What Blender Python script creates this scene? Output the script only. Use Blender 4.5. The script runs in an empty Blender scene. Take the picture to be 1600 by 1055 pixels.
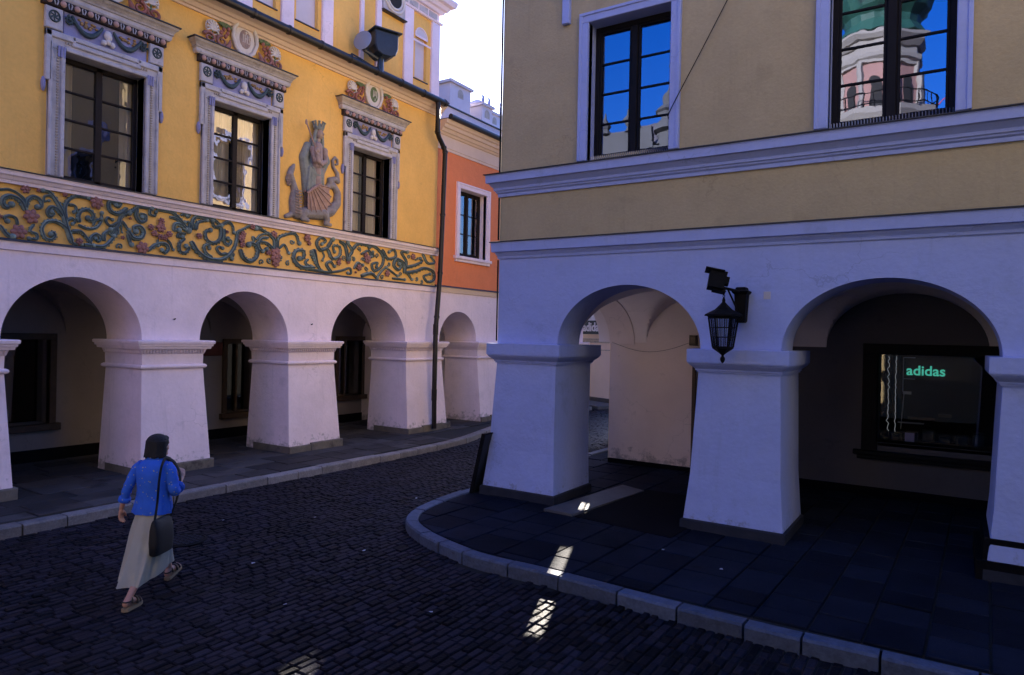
import bpy, bmesh, math, random
from mathutils import Vector, Matrix
random.seed(7)
PI=math.pi; sin=math.sin; cos=math.cos
C=bpy.context.scene.collection
XL=-12.15; YR=9.6; S=.13
# ------------------------------------------------------------ camera maths
CA=math.radians(32.8); CF=1079.; CH=2.75; ROLL=math.atan(.02025); PITCH=math.atan(3.6/CF)
fwd=Vector((-sin(CA)*cos(PITCH),cos(CA)*cos(PITCH),-sin(PITCH))); rt=Vector((cos(CA),sin(CA),0)); up=rt.cross(fwd)
# ------------------------------------------------------------ materials
def mat(name,col,rough=.8,bump=0,bscale=30,var=.0,vscale=2,metal=0,spec=.5,dirt=None,island=0,coord='Object',fine=0,base=None,streak=None):
    m=bpy.data.materials.new(name); m.use_nodes=True; nt=m.node_tree; N=nt.nodes; Lk=nt.links
    b=N['Principled BSDF']; b.inputs['Roughness'].default_value=rough; b.inputs['Metallic'].default_value=metal
    b.inputs['Specular IOR Level'].default_value=spec
    tc=N.new('ShaderNodeTexCoord'); out=tc.outputs['Object']
    cur=None
    def rgb(c):
        n=N.new('ShaderNodeRGB'); n.outputs[0].default_value=(*c,1); return n.outputs[0]
    cur=rgb(col)
    def mul(cur,fac,lo,hi):
        mr=N.new('ShaderNodeMapRange'); mr.inputs['From Min'].default_value=.25; mr.inputs['From Max'].default_value=.75
        mr.inputs['To Min'].default_value=lo; mr.inputs['To Max'].default_value=hi; Lk.new(fac,mr.inputs['Value'])
        mx=N.new('ShaderNodeVectorMath'); mx.operation='SCALE'; Lk.new(cur,mx.inputs[0]); Lk.new(mr.outputs[0],mx.inputs['Scale']); return mx.outputs[0]
    if var:
        n=N.new('ShaderNodeTexNoise'); n.inputs['Scale'].default_value=vscale; n.inputs['Detail'].default_value=8; n.inputs['Roughness'].default_value=.62
        Lk.new(out,n.inputs['Vector']); cur=mul(cur,n.outputs['Fac'],1-var,1+var)
    if fine:
        n=N.new('ShaderNodeTexNoise'); n.inputs['Scale'].default_value=bscale*.7; n.inputs['Detail'].default_value=3
        Lk.new(out,n.inputs['Vector']); cur=mul(cur,n.outputs['Fac'],1-fine,1+fine)
    if island:
        g=N.new('ShaderNodeNewGeometry'); mr=N.new('ShaderNodeMapRange'); mr.inputs['To Min'].default_value=1-island; mr.inputs['To Max'].default_value=1+island
        Lk.new(g.outputs['Random Per Island'],mr.inputs['Value'])
        mx=N.new('ShaderNodeVectorMath'); mx.operation='SCALE'; Lk.new(cur,mx.inputs[0]); Lk.new(mr.outputs[0],mx.inputs['Scale']); cur=mx.outputs[0]
    if dirt:
        n=N.new('ShaderNodeTexNoise'); n.inputs['Scale'].default_value=dirt[1]; n.inputs['Detail'].default_value=10; n.inputs['Roughness'].default_value=.7
        mp=N.new('ShaderNodeMapping'); mp.inputs['Scale'].default_value=dirt[3] if len(dirt)>3 else (1,1,1)
        Lk.new(out,mp.inputs[0]); Lk.new(mp.outputs[0],n.inputs['Vector'])
        cr=N.new('ShaderNodeMapRange'); cr.inputs['From Min'].default_value=dirt[2]; cr.inputs['From Max'].default_value=dirt[2]+.14; Lk.new(n.outputs['Fac'],cr.inputs['Value'])
        mx=N.new('ShaderNodeMix'); mx.data_type='RGBA'; Lk.new(cr.outputs[0],mx.inputs['Factor']); Lk.new(cur,mx.inputs['A']); mx.inputs['B'].default_value=(*dirt[0],1); cur=mx.outputs['Result']
    for kind_,prm in (('b',base),('s',streak)):
        if not prm: continue
        n=N.new('ShaderNodeTexNoise'); n.inputs['Scale'].default_value=prm[1]; n.inputs['Detail'].default_value=9; n.inputs['Roughness'].default_value=.72
        mp=N.new('ShaderNodeMapping'); mp.inputs['Scale'].default_value=(1,1,1) if kind_=='b' else (1,1,.06); Lk.new(out,mp.inputs[0]); Lk.new(mp.outputs[0],n.inputs['Vector'])
        val=n.outputs['Fac']; th=prm[2]
        if kind_=='b':
            sp_=N.new('ShaderNodeSeparateXYZ'); Lk.new(out,sp_.inputs[0]); z_=N.new('ShaderNodeMapRange'); z_.inputs['From Min'].default_value=.15; z_.inputs['From Max'].default_value=prm[3]; z_.inputs['To Min'].default_value=.20; z_.inputs['To Max'].default_value=-.12; Lk.new(sp_.outputs['Z'],z_.inputs['Value'])
            ad=N.new('ShaderNodeMath'); ad.operation='ADD'; Lk.new(val,ad.inputs[0]); Lk.new(z_.outputs[0],ad.inputs[1]); val=ad.outputs[0]
        c2=N.new('ShaderNodeMapRange'); c2.inputs['From Min'].default_value=th; c2.inputs['From Max'].default_value=th+.12; c2.inputs['To Max'].default_value=prm[4]; Lk.new(val,c2.inputs['Value'])
        mx=N.new('ShaderNodeMix'); mx.data_type='RGBA'; Lk.new(c2.outputs[0],mx.inputs['Factor']); Lk.new(cur,mx.inputs['A']); mx.inputs['B'].default_value=(*prm[0],1); cur=mx.outputs['Result']
    if 'plaster' in name:
        vo=N.new('ShaderNodeTexVoronoi'); vo.feature='DISTANCE_TO_EDGE'; vo.inputs['Scale'].default_value=.8
        nn=N.new('ShaderNodeTexNoise'); nn.inputs['Scale'].default_value=4; nn.inputs['Detail'].default_value=6; Lk.new(out,nn.inputs['Vector'])
        va=N.new('ShaderNodeVectorMath'); va.operation='MULTIPLY_ADD'; va.inputs[1].default_value=(.5,.5,.5); Lk.new(nn.outputs['Color'],va.inputs[0]); Lk.new(out,va.inputs[2]); Lk.new(va.outputs[0],vo.inputs['Vector'])
        l1=N.new('ShaderNodeMapRange'); l1.inputs['From Min'].default_value=.003; l1.inputs['From Max'].default_value=.008; l1.inputs['To Min'].default_value=.24; l1.inputs['To Max'].default_value=0; Lk.new(vo.outputs['Distance'],l1.inputs['Value'])
        n3=N.new('ShaderNodeTexNoise'); n3.inputs['Scale'].default_value=.7; n3.inputs['Detail'].default_value=4; Lk.new(out,n3.inputs['Vector'])
        l2=N.new('ShaderNodeMapRange'); l2.inputs['From Min'].default_value=.52; l2.inputs['From Max'].default_value=.62; Lk.new(n3.outputs['Fac'],l2.inputs['Value'])
        l3=N.new('ShaderNodeMath'); l3.operation='MULTIPLY'; Lk.new(l1.outputs[0],l3.inputs[0]); Lk.new(l2.outputs[0],l3.inputs[1])
        mx=N.new('ShaderNodeMix'); mx.data_type='RGBA'; Lk.new(l3.outputs[0],mx.inputs['Factor']); Lk.new(cur,mx.inputs['A']); mx.inputs['B'].default_value=(col[0]*.3,col[1]*.3,col[2]*.3,1); cur=mx.outputs['Result']
    Lk.new(cur,b.inputs['Base Color'])
    if bump:
        n=N.new('ShaderNodeTexNoise'); n.inputs['Scale'].default_value=bscale; n.inputs['Detail'].default_value=6; Lk.new(out,n.inputs['Vector'])
        bp=N.new('ShaderNodeBump'); bp.inputs['Strength'].default_value=bump; bp.inputs['Distance'].default_value=.01; Lk.new(n.outputs['Fac'],bp.inputs['Height']); Lk.new(bp.outputs[0],b.inputs['Normal'])
        if 'plaster' in name:
            n2=N.new('ShaderNodeTexNoise'); n2.inputs['Scale'].default_value=2.6; n2.inputs['Detail'].default_value=3; Lk.new(out,n2.inputs['Vector'])
            b2_=N.new('ShaderNodeBump'); b2_.inputs['Strength'].default_value=.5; b2_.inputs['Distance'].default_value=.035; Lk.new(n2.outputs['Fac'],b2_.inputs['Height']); Lk.new(b2_.outputs[0],bp.inputs['Normal'])
    return m
WHITE=(.66,.62,.74)
M={}
M['white']=mat('lime_plaster_white',(.84,.71,.77),.9,.4,22,.09,1.3,dirt=((.68,.58,.63),1.7,.58),fine=.03,base=((.30,.27,.27),7,.60,.75,.75),streak=((.58,.50,.55),5,.57,0,.4))
M['whiteR']=mat('lime_plaster_sky_tint',(.34,.41,.74),.9,.4,22,.07,1.1,dirt=((.28,.34,.60),1.6,.58),fine=.03,base=((.20,.22,.30),7,.62,.7,.75),streak=((.25,.30,.52),5,.57,0,.35))  # white plaster; the blue of the skylight is put into its colour
M['whiteB']=mat('arcade_plaster',(.72,.62,.58),.9,.4,22,.08,1.1,dirt=((.44,.39,.38),2.2,.62),base=((.22,.2,.2),7,.60,.8,.7))  # brightened so its colour carries some of the sun bounce
M['vaultR']=mat('vault_plaster',(.80,.72,.70),.9,.3,22,.06,1.1,dirt=((.62,.56,.55),2.2,.62))  # lighter copy; bounced sun on the vault is put into the colour
M['whiteL']=mat('shaded_arcade_plaster',(.22,.19,.185),.9,.35,22,.12,1.1,dirt=((.16,.145,.14),2.2,.6))  # darker copy; the left arcade's shade is put into the colour
M['wallD']=mat('dim_arcade_plaster',(.10,.095,.11),.9,.35,22,.15,1.1,dirt=((.065,.06,.07),2.2,.58))  # darkest copy; shade of the inner bays is put into the colour
M['yellow']=mat('yellow_plaster',(.86,.49,.12),.9,.4,25,.10,1.2,dirt=((.68,.38,.10),3.0,.62),fine=.04,streak=((.60,.34,.11),5,.59,0,.4))
M['yellow2']=mat('frieze_yellow',(.82,.48,.13),.9,.3,25,.1,3,dirt=((.6,.34,.1),8,.6))
M['orange']=mat('orange_plaster',(.80,.235,.085),.9,.35,25,.09,1.2,dirt=((.6,.2,.09),2.5,.62),fine=.04,streak=((.55,.2,.1),5,.6,0,.4))
M['cream']=mat('cream_plaster',(.72,.55,.42),.9,.3,25,.06,1.5)
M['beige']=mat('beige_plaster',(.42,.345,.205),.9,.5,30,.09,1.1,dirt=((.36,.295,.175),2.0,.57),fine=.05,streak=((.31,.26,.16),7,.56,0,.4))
M['beigeS']=mat('sunny_side_plaster',(.80,.62,.36),.9,.4,30,.08,1.1)  # made lighter than the front wall to bounce more sun across the street
M['stone']=mat('carved_stone',(.48,.45,.46),.85,.5,45,.22,5,dirt=((.25,.23,.24),6,.58))
M['stonecor']=mat('cornice_stone',(.42,.36,.30),.85,.5,45,.25,6,dirt=((.2,.17,.15),5,.56))
M['bluefr']=mat('blue_panel',(.27,.27,.46),.85,.4,45,.2,5)
M['dark']=mat('dark_flashing',(.02,.022,.03),.5,.2,30,.3,4)
M['egg']=mat('egg_band',(.035,.022,.02),.8,.2,40,.3,10)
M['ball']=mat('terracotta_ball',(.5,.30,.24),.8)
M['leaf']=mat('painted_leaf',(.17,.225,.20),.8,.6,40,.35,9,dirt=((.06,.09,.09),7,.54),island=.3)
M['leafd']=mat('painted_leaf_dark',(.045,.07,.075),.75,.6,40,.35,9)
M['pink']=mat('painted_rose',(.30,.14,.12),.8,.5,40,.3,9,dirt=((.24,.09,.08),14,.6))
M['red']=mat('painted_red',(.32,.12,.09),.8,.5,40,.3,9)
M['grn']=mat('painted_green',(.12,.17,.08),.8,.5,40,.3,9)
M['gold']=mat('old_gilding',(.36,.22,.09),.6,.5,60,.4,14)
M['shell']=mat('white_shell',(.66,.6,.55),.8,.3,40,.1,9)
M['robe']=mat('relief_robe',(.33,.24,.21),.8,.6,40,.3,8,dirt=((.22,.17,.16),7,.55))
M['cloak']=mat('relief_cloak',(.22,.24,.22),.8,.6,40,.3,8,dirt=((.12,.13,.13),8,.56))
M['face']=mat('relief_face',(.36,.26,.20),.8,.3,40,.15,8)
M['dragon']=mat('relief_dragon',(.26,.23,.22),.8,.9,60,.3,9,dirt=((.34,.2,.16),5,.6))
M['wing']=mat('relief_wing',(.36,.23,.19),.8,.6,50,.3,9)
M['wood']=mat('dark_window_wood',(.012,.007,.006),.6,bump=.3,bscale=40,var=.3,vscale=8,spec=.25)
M['woodR']=mat('black_window_wood',(.006,.006,.010),.6,.3,40,.3,8,spec=.15)
M['woodS']=mat('shop_frame_wood',(.055,.03,.015),.6,.4,40,.35,8)
M['plinth']=mat('plinth_stone',(.14,.125,.105),.85,.8,30,.35,4,dirt=((.04,.036,.035),5,.55))
M['plinthd']=mat('plinth_dark',(.026,.030,.045),.85,.8,30,.3,4,spec=.15,dirt=((.12,.12,.13),9,.64))
M['dado']=mat('dado_dark',(.006,.006,.008),.9,.5,30,.3,4,spec=.05)
M['dadoL']=mat('dado_brown',(.06,.045,.035),.8,.5,30,.3,4)
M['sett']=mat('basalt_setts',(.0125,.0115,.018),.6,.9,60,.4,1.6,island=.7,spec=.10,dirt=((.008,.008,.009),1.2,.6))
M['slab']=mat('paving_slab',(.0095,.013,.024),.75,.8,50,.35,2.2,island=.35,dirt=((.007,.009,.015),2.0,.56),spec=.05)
M['slabl']=mat('threshold_slab',(.085,.085,.09),.7,.8,40,.3,3,dirt=((.05,.05,.05),5,.58))
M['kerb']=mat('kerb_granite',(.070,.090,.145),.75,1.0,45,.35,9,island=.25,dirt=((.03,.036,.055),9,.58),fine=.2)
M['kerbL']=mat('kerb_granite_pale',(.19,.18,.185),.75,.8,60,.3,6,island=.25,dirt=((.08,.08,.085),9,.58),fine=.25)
M['slabL']=mat('paving_slab_left',(.05,.048,.05),.7,.7,50,.3,1.8,island=.45,dirt=((.015,.015,.018),1.6,.56),spec=.15)
M['earth']=mat('joint_earth',(.010,.009,.009),.95,.5,40,.3,3)
M['iron']=mat('black_iron',(.005,.005,.006),.7,.3,60,.3,6,spec=.12)
M['pipe']=mat('downpipe_metal',(.008,.006,.007),.38,.2,40,.3,5,metal=.3)
M['gutter']=mat('gutter_metal',(.03,.027,.025),.4,.2,40,.3,5,metal=.4)
M['lamp']=mat('flood_housing',(.02,.03,.045),.4,.2,40,.3,5)
M['greyglass']=mat('lamp_glass',(.25,.27,.32),.15)
M['roof']=mat('roof_sheet',(.14,.12,.12),.7,.4,20,.2,2)
M['pale']=mat('pale_attic',(.62,.57,.62),.9,.3,20,.08,2)
M['room']=mat('dark_room',(.02,.018,.017),.9)
M['curt']=mat('cream_curtain',(.62,.52,.36),.9)
M['net']=mat('white_curtain',(.5,.52,.58),.9)
M['tpink']=mat('tower_pink',(.34,.185,.155),.9,.2,2,.08,.3)
M['tcream']=mat('tower_cream',(.30,.265,.23),.9,.2,2,.06,.3)
M['copper']=mat('copper_patina',(.02,.085,.06),.6,.4,3,.35,.6,dirt=((.02,.03,.03),1.2,.55))
M['gst']=mat('old_square_stone',(.09,.088,.09),.9,.3,3,.2,.4)
M['skin']=mat('skin',(.50,.26,.18),.55,.1,80,.05,10)
M['hair']=mat('dark_brown_hair',(.004,.003,.003),.75,.8,90,.3,30)
M['skirt']=mat('beige_skirt',(.37,.355,.29),.9,.3,200,.08,6)
M['bag']=mat('black_bag',(.006,.006,.008),.7,.3,80,.2,10)
M['sandal']=mat('brown_sandal',(.02,.009,.008),.5)
M['sole']=mat('cork_sole',(.30,.22,.13),.8)
M['signred']=mat('dark_red_sign',(.09,.015,.012),.6,.1,30,.2,5)
M['black']=mat('sign_black',(.008,.008,.010),.5)
M['signw']=mat('sign_white',(.75,.70,.72),.6)
M['steel']=mat('steel_rail',(.45,.46,.48),.3,metal=.8)
M['cable']=mat('black_cable',(.006,.006,.008),.9,spec=.05)
M['brass']=mat('brass_box',(.10,.07,.03),.5)
M['flagr']=mat('flag_red',(.6,.05,.05),.8)
M['print']=mat('rubbing',(.50,.48,.5),.9)
def shirtmat():
    m=mat('blue_shirt',(.022,.12,.62),.85,.4,30,.12,12)
    nt=m.node_tree;N=nt.nodes;Lk=nt.links;b=N['Principled BSDF'];src=b.inputs['Base Color'].links[0].from_socket
    v=N.new('ShaderNodeTexVoronoi');v.inputs['Scale'].default_value=24;tc=N.new('ShaderNodeTexCoord');Lk.new(tc.outputs['Object'],v.inputs['Vector'])
    lt=N.new('ShaderNodeMath');lt.operation='LESS_THAN';lt.inputs[1].default_value=.15;Lk.new(v.outputs['Distance'],lt.inputs[0])
    mx=N.new('ShaderNodeMix');mx.data_type='RGBA';mx.inputs['B'].default_value=(.4,.38,.15,1);Lk.new(lt.outputs[0],mx.inputs['Factor']);Lk.new(src,mx.inputs['A']);Lk.new(mx.outputs['Result'],b.inputs['Base Color'])
    return m
M['shirt']=shirtmat()
def glass(name,refl,tint=(1,1,1),bump=.0):
    m=bpy.data.materials.new(name);m.use_nodes=True;nt=m.node_tree;N=nt.nodes;Lk=nt.links
    N.remove(N['Principled BSDF']);o=N['Material Output']
    g=N.new('ShaderNodeBsdfGlossy');g.inputs['Roughness'].default_value=.008;g.inputs['Color'].default_value=(*tint,1)
    t=N.new('ShaderNodeBsdfTransparent');t.inputs['Color'].default_value=(.9,.9,.9,1)
    x=N.new('ShaderNodeMixShader');x.inputs['Fac'].default_value=refl;Lk.new(t.outputs[0],x.inputs[1]);Lk.new(g.outputs[0],x.inputs[2]);Lk.new(x.outputs[0],o.inputs['Surface'])
    if bump:
        tc=N.new('ShaderNodeTexCoord');n=N.new('ShaderNodeTexNoise');n.inputs['Scale'].default_value=5;n.inputs['Detail'].default_value=1;Lk.new(tc.outputs['Object'],n.inputs['Vector'])
        bp=N.new('ShaderNodeBump');bp.inputs['Strength'].default_value=bump;bp.inputs['Distance'].default_value=.01;Lk.new(n.outputs['Fac'],bp.inputs['Height']);Lk.new(bp.outputs[0],g.inputs['Normal'])
    return m
M['glassL']=glass('old_window_glass',.22,(1,.96,.92),.2)
M['glassR']=glass('window_glass_sky',.28,(.62,.72,1),.028)
M['glassS']=glass('shop_glass',.06,(1,1,1),.02)
M['lantglass']=glass('lantern_glass',.25,(.6,.75,1),.1)
def emis(name,c,s):
    m=bpy.data.materials.new(name);m.use_nodes=True;b=m.node_tree.nodes['Principled BSDF'];b.inputs['Base Color'].default_value=(*c,1);b.inputs['Emission Color'].default_value=(*c,1);b.inputs['Emission Strength'].default_value=s;return m
M['cord']=emis('glow_cord',(.7,.75,.8),.07)  # plain cords given a small glow so they show in the dark
M['neon']=emis('teal_neon',(.10,.75,.55),.14)
# ------------------------------------------------------------ mesh builder
class MB:
    def __init__(s): s.v=[];s.f=[];s.m=[];s.k=[]
    def mark(s): s.k.append((len(s.v),len(s.f))); return s
    def add(s,vs,fs,mi=0):
        o=len(s.v); s.v+= [tuple(p) for p in vs]; s.f+=[tuple(i+o for i in f) for f in fs]; s.m+=[mi]*len(fs); return s
    def box(s,F,u0,u1,v0,v1,z0,z1,mi=0):
        P=[F(u,v,z) for z in (z0,z1) for v in (v0,v1) for u in (u0,u1)]
        return s.add(P,[(0,1,3,2),(4,5,7,6),(0,1,5,4),(2,3,7,6),(0,2,6,4),(1,3,7,5)],mi)
    def bbox(s,F,u0,u1,v0,v1,z0,z1,b=.01,mi=0):   # front-bevelled box (front = v1)
        P=[F(u0,v0,z0),F(u1,v0,z0),F(u1,v0,z1),F(u0,v0,z1),F(u0,v1-b,z0),F(u1,v1-b,z0),F(u1,v1-b,z1),F(u0,v1-b,z1),F(u0+b,v1,z0+b),F(u1-b,v1,z0+b),F(u1-b,v1,z1-b),F(u0+b,v1,z1-b)]
        return s.add(P,[(0,1,2,3),(0,1,5,4),(1,2,6,5),(2,3,7,6),(3,0,4,7),(4,5,9,8),(5,6,10,9),(6,7,11,10),(7,4,8,11),(8,9,10,11)],mi)
    def loft(s,rings,mi=0,cap=True,closed=True):
        n=len(rings[0]); vs=[p for r in rings for p in r]; fs=[]
        for i in range(len(rings)-1):
            for j in range(n if closed else n-1):
                k=(j+1)%n; fs.append((i*n+j,i*n+k,(i+1)*n+k,(i+1)*n+j))
        if cap: fs+= [tuple(range(n)), tuple((len(rings)-1)*n+j for j in range(n))]
        return s.add(vs,fs,mi)
    def tube(s,pts,r,n=8,mi=0,squash=None,flat=1.):
        pts=[Vector(p) for p in pts]; rings=[]; N=len(pts)
        if not hasattr(r,'__len__'): r=[r]*N
        ref=Vector(squash) if squash else None; last=None
        for i,p in enumerate(pts):
            t=(pts[min(i+1,N-1)]-pts[max(i-1,0)])
            t=t.normalized() if t.length>1e-9 else Vector((0,0,1))
            a=ref if ref else (last if last else (Vector((0,0,1)) if abs(t.z)<.9 else Vector((1,0,0))))
            x=(a-t*a.dot(t)); x=x.normalized() if x.length>1e-6 else t.orthogonal().normalized()
            y=t.cross(x); last=x
            rings.append([p+x*cos(2*PI*k/n)*r[i]*flat+y*sin(2*PI*k/n)*r[i] for k in range(n)])
        return s.loft(rings,mi)
    def ell(s,c,r,n=10,m=7,mi=0,rot=None):
        vs=[];fs=[]
        for i in range(m+1):
            th=PI*i/m
            for j in range(n):
                ph=2*PI*j/n; p=Vector((r[0]*sin(th)*cos(ph),r[1]*sin(th)*sin(ph),r[2]*cos(th)))
                if rot: p=rot@p
                vs.append(Vector(c)+p)
        for i in range(m):
            for j in range(n):
                k=(j+1)%n; fs.append((i*n+j,i*n+k,(i+1)*n+k,(i+1)*n+j))
        return s.add(vs,fs,mi)
    def sweep(s,fn,prof,mi=0):      # fn(v)->plan points, prof=[(z,v)...] closed polygon
        cols=[[(x,y,z) for (x,y) in fn(v)] for z,v in prof]; n=len(prof)
        rings=[[cols[j][i] for j in range(n)] for i in range(len(cols[0]))]
        return s.loft(rings,mi)
    def rstack(s,F,u0,u1,v0,v1,prof,mi=0,du=None):  # rectangular rings, prof=[(z,off)]
        rings=[]
        for z,o in prof: rings.append([F(u0-o,v0-o,z),F(u1+o,v0-o,z),F(u1+o,v1+o,z),F(u0-o,v1+o,z)])
        return s.loft(rings,mi)
def link(name,mb,mats,parent=None,smooth=None,merge=False,bev=0):
    me=bpy.data.meshes.new(name)
    off=Vector(parent['_o']) if parent and '_o' in parent else Vector((0,0,0))
    me.from_pydata([tuple(Vector(p)-off) for p in mb.v],[],mb.f); 
    if not isinstance(mats,(list,tuple)): mats=[mats]
    for m in mats: me.materials.append(M[m] if isinstance(m,str) else m)
    me.polygons.foreach_set('material_index',mb.m)
    bm=bmesh.new(); bm.from_mesh(me)
    if merge: bmesh.ops.remove_doubles(bm,verts=bm.verts,dist=1e-4)
    bmesh.ops.recalc_face_normals(bm,faces=bm.faces)
    if bev:
        ee=[e for e in bm.edges if len(e.link_faces)==2 and e.calc_face_angle(0)>.5]; bmesh.ops.bevel(bm,geom=ee,offset=bev,segments=2,affect='EDGES',profile=.6)
    bm.to_mesh(me); bm.free()
    if smooth is not None:
        me.shade_smooth(); me.set_sharp_from_angle(angle=math.radians(smooth))
    o=bpy.data.objects.new(name,me); C.objects.link(o)
    if parent: o.parent=parent; o['_o']=tuple(off)
    return o
def parts(name,mb,mats,parent=None,smooth=None):
    ks=mb.k+[(len(mb.v),len(mb.f))]; out=[]
    for (v0,f0),(v1,f1) in zip(ks,ks[1:]):
        if f1<=f0: continue
        q=MB(); q.v=mb.v[v0:v1]; q.f=[tuple(i-v0 for i in f) for f in mb.f[f0:f1]]; q.m=mb.m[f0:f1]
        out.append(link(name,q,mats,parent,smooth))
    return out
def tag(o,label=None,cat=None,group=None,kind=None):
    if label:o['label']=label
    if cat:o['category']=cat
    if group:o['group']=group
    if kind:o['kind']=kind
    return o
def thing(name,loc,label,cat,group=None):
    o=bpy.data.objects.new(name,None); C.objects.link(o); o.location=loc; o['_o']=tuple(loc); o.empty_display_size=.2
    return tag(o,label,cat,group)
def remesh(name,mb,mats,parent=None,vox=.01,smooth_it=2):
    o=link(name,mb,mats,parent)
    md=o.modifiers.new('r','REMESH'); md.mode='VOXEL'; md.voxel_size=vox; md.use_smooth_shade=True
    if smooth_it:
        sm=o.modifiers.new('s','SMOOTH'); sm.iterations=smooth_it; sm.factor=.5
    dg=bpy.context.evaluated_depsgraph_get(); me=bpy.data.meshes.new_from_object(o.evaluated_get(dg))
    old=o.data; o.modifiers.clear(); o.data=me; bpy.data.meshes.remove(old)
    if not me.materials: me.materials.append(M[mats])
    return o
def text_mesh(name,txt,size,mat_,origin,xdir,zdir,parent=None,extr=.006,off=.0):
    cu=bpy.data.curves.new(name,'FONT'); cu.body=txt; cu.size=size; cu.extrude=extr; cu.offset=off; cu.align_x='LEFT'
    o=bpy.data.objects.new(name,cu); C.objects.link(o); bpy.context.view_layer.update()
    dg=bpy.context.evaluated_depsgraph_get(); me=bpy.data.meshes.new_from_object(o.evaluated_get(dg)); bpy.data.objects.remove(o)
    x=Vector(xdir).normalized(); z=Vector(zdir).normalized(); n=x.cross(z)
    Mx=Matrix((x,z,n)).transposed(); offv=Vector(parent['_o']) if parent else Vector((0,0,0))
    for v in me.vertices: v.co=Mx@v.co+Vector(origin)-offv
    me.name=name; me.materials.clear(); me.materials.append(M[mat_])
    o=bpy.data.objects.new(name,me); C.objects.link(o)
    if parent: o.parent=parent; o['_o']=parent['_o']
    return o
FL=lambda u,v,z:(XL+v,u,z)
FR=lambda u,v,z:(u,YR-v,z)
FW=lambda u,v,z:(u,v,z)
XS=lambda y:-6.47+.088*(y-9.6)
FS=lambda u,v,z:(XS(u)-v,u,z)
def wall(mb,F,us,zs_,u0,u1,z0,z1,holes,reveal,th,mi=0,rmi=0):
    U=sorted(set([u0,u1]+[h[0] for h in holes]+[h[1] for h in holes])); Z=sorted(set([z0,z1]+[h[2] for h in holes]+[h[3] for h in holes]))
    for a,b in zip(U,U[1:]):
        for c,d in zip(Z,Z[1:]):
            mu,mz=(a+b)/2,(c+d)/2
            if any(h[0]<mu<h[1] and h[2]<mz<h[3] for h in holes): continue
            mb.add([F(a,0,c),F(b,0,c),F(b,0,d),F(a,0,d)],[(0,1,2,3)],mi)
            mb.add([F(a,-th,c),F(b,-th,c),F(b,-th,d),F(a,-th,d)],[(0,1,2,3)],mi)
    for h in holes:
        a,b,c,d=h
        mb.add([F(a,0,c),F(b,0,c),F(b,0,d),F(a,0,d),F(a,-th,c),F(b,-th,c),F(b,-th,d),F(a,-th,d)],[(0,1,5,4),(1,2,6,5),(2,3,7,6),(3,0,4,7)],rmi)
    mb.add([F(u0,0,z0),F(u1,0,z0),F(u1,0,z1),F(u0,0,z1),F(u0,-th,z0),F(u1,-th,z0),F(u1,-th,z1),F(u0,-th,z1)],[(0,1,5,4),(1,2,6,5),(2,3,7,6),(3,0,4,7)],mi)
def arcade(mb,F,u0,u1,zs,zt,arches,th,mi=0):
    segs=[];cur=u0
    for c,r,h in arches:
        if c-r>cur: segs.append((cur,c-r,None))
        segs.append((c-r,c+r,(c,r,h)));cur=c+r
    if cur<u1: segs.append((cur,u1,None))
    for a,b,A in segs:
        if A is None:
            for v in (0,-th): mb.add([F(a,v,zs),F(b,v,zs),F(b,v,zt),F(a,v,zt)],[(0,1,2,3)],mi)
            mb.add([F(a,0,zs),F(b,0,zs),F(b,-th,zs),F(a,-th,zs)],[(0,1,2,3)],mi)
        else:
            c,r,h=A; n=40; P=[]
            for i in range(n+1):
                t=PI*(1-i/n); P.append((c+r*cos(t),zs+h*sin(t)))
            for v in (0,-th):
                vs=[F(u,v,z) for u,z in P]+[F(u,v,zt) for u,z in P]
                mb.add(vs,[(i,i+1,n+2+i,n+1+i) for i in range(n)],mi)
            vs=[F(u,0,z) for u,z in P]+[F(u,-th,z) for u,z in P]
            mb.add(vs,[(i,i+1,n+2+i,n+1+i) for i in range(n)],mi)
    mb.add([F(u0,0,zt),F(u1,0,zt),F(u1,-th,zt),F(u0,-th,zt)],[(0,1,2,3)],mi)
    for u in (u0,u1): mb.add([F(u,0,zs),F(u,0,zt),F(u,-th,zt),F(u,-th,zs)],[(0,1,2,3)],mi)
def vault(mb,F,u0,u1,v0,v1,zs,bays,rise,lrise,mi=0):   # v0 near front(-), v1 back
    def Hu(u):
        for c,r,h in bays:
            if abs(u-c)<r: return h*math.sqrt(max(0,1-((u-c)/r)**2))
        return 0
    U=[u0,u1]
    for c,r,h in bays:
        U+=[c+r*cos(PI*i/28) for i in range(29)]
    cur=sorted(set(round(u,5) for u in U if u0<=u<=u1)); U=[]
    for a,b in zip(cur,cur[1:]):
        k=max(1,int((b-a)/.12)); U+=[a+(b-a)*i/k for i in range(k)]
    U.append(cur[-1])
    vc=(v0+v1)/2; vr=abs(v1-v0)/2; V=[vc+vr*cos(PI*i/36)*(1 if v1<v0 else 1) for i in range(37)]
    n=len(U); vs=[]
    for v in V:
        hv=lrise*math.sqrt(max(0,1-((v-vc)/vr)**2))
        for u in U: vs.append(F(u,v,zs+max(hv,Hu(u))))
    fs=[(j*n+i,j*n+i+1,(j+1)*n+i+1,(j+1)*n+i) for j in range(len(V)-1) for i in range(n-1)]
    mb.add(vs,fs,mi)
def cr(pts,k=6):
    P=[Vector(p) for p in pts]; out=[]
    P=[P[0]*2-P[1]]+P+[P[-1]*2-P[-2]]
    for i in range(1,len(P)-2):
        a,b,c,d=P[i-1:i+3]
        for j in range(k):
            t=j/k; out.append(.5*((2*b)+(c-a)*t+(2*a-5*b+4*c-d)*t*t+(3*b-a-3*c+d)*t**3))
    out.append(P[-2]); return out
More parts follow.
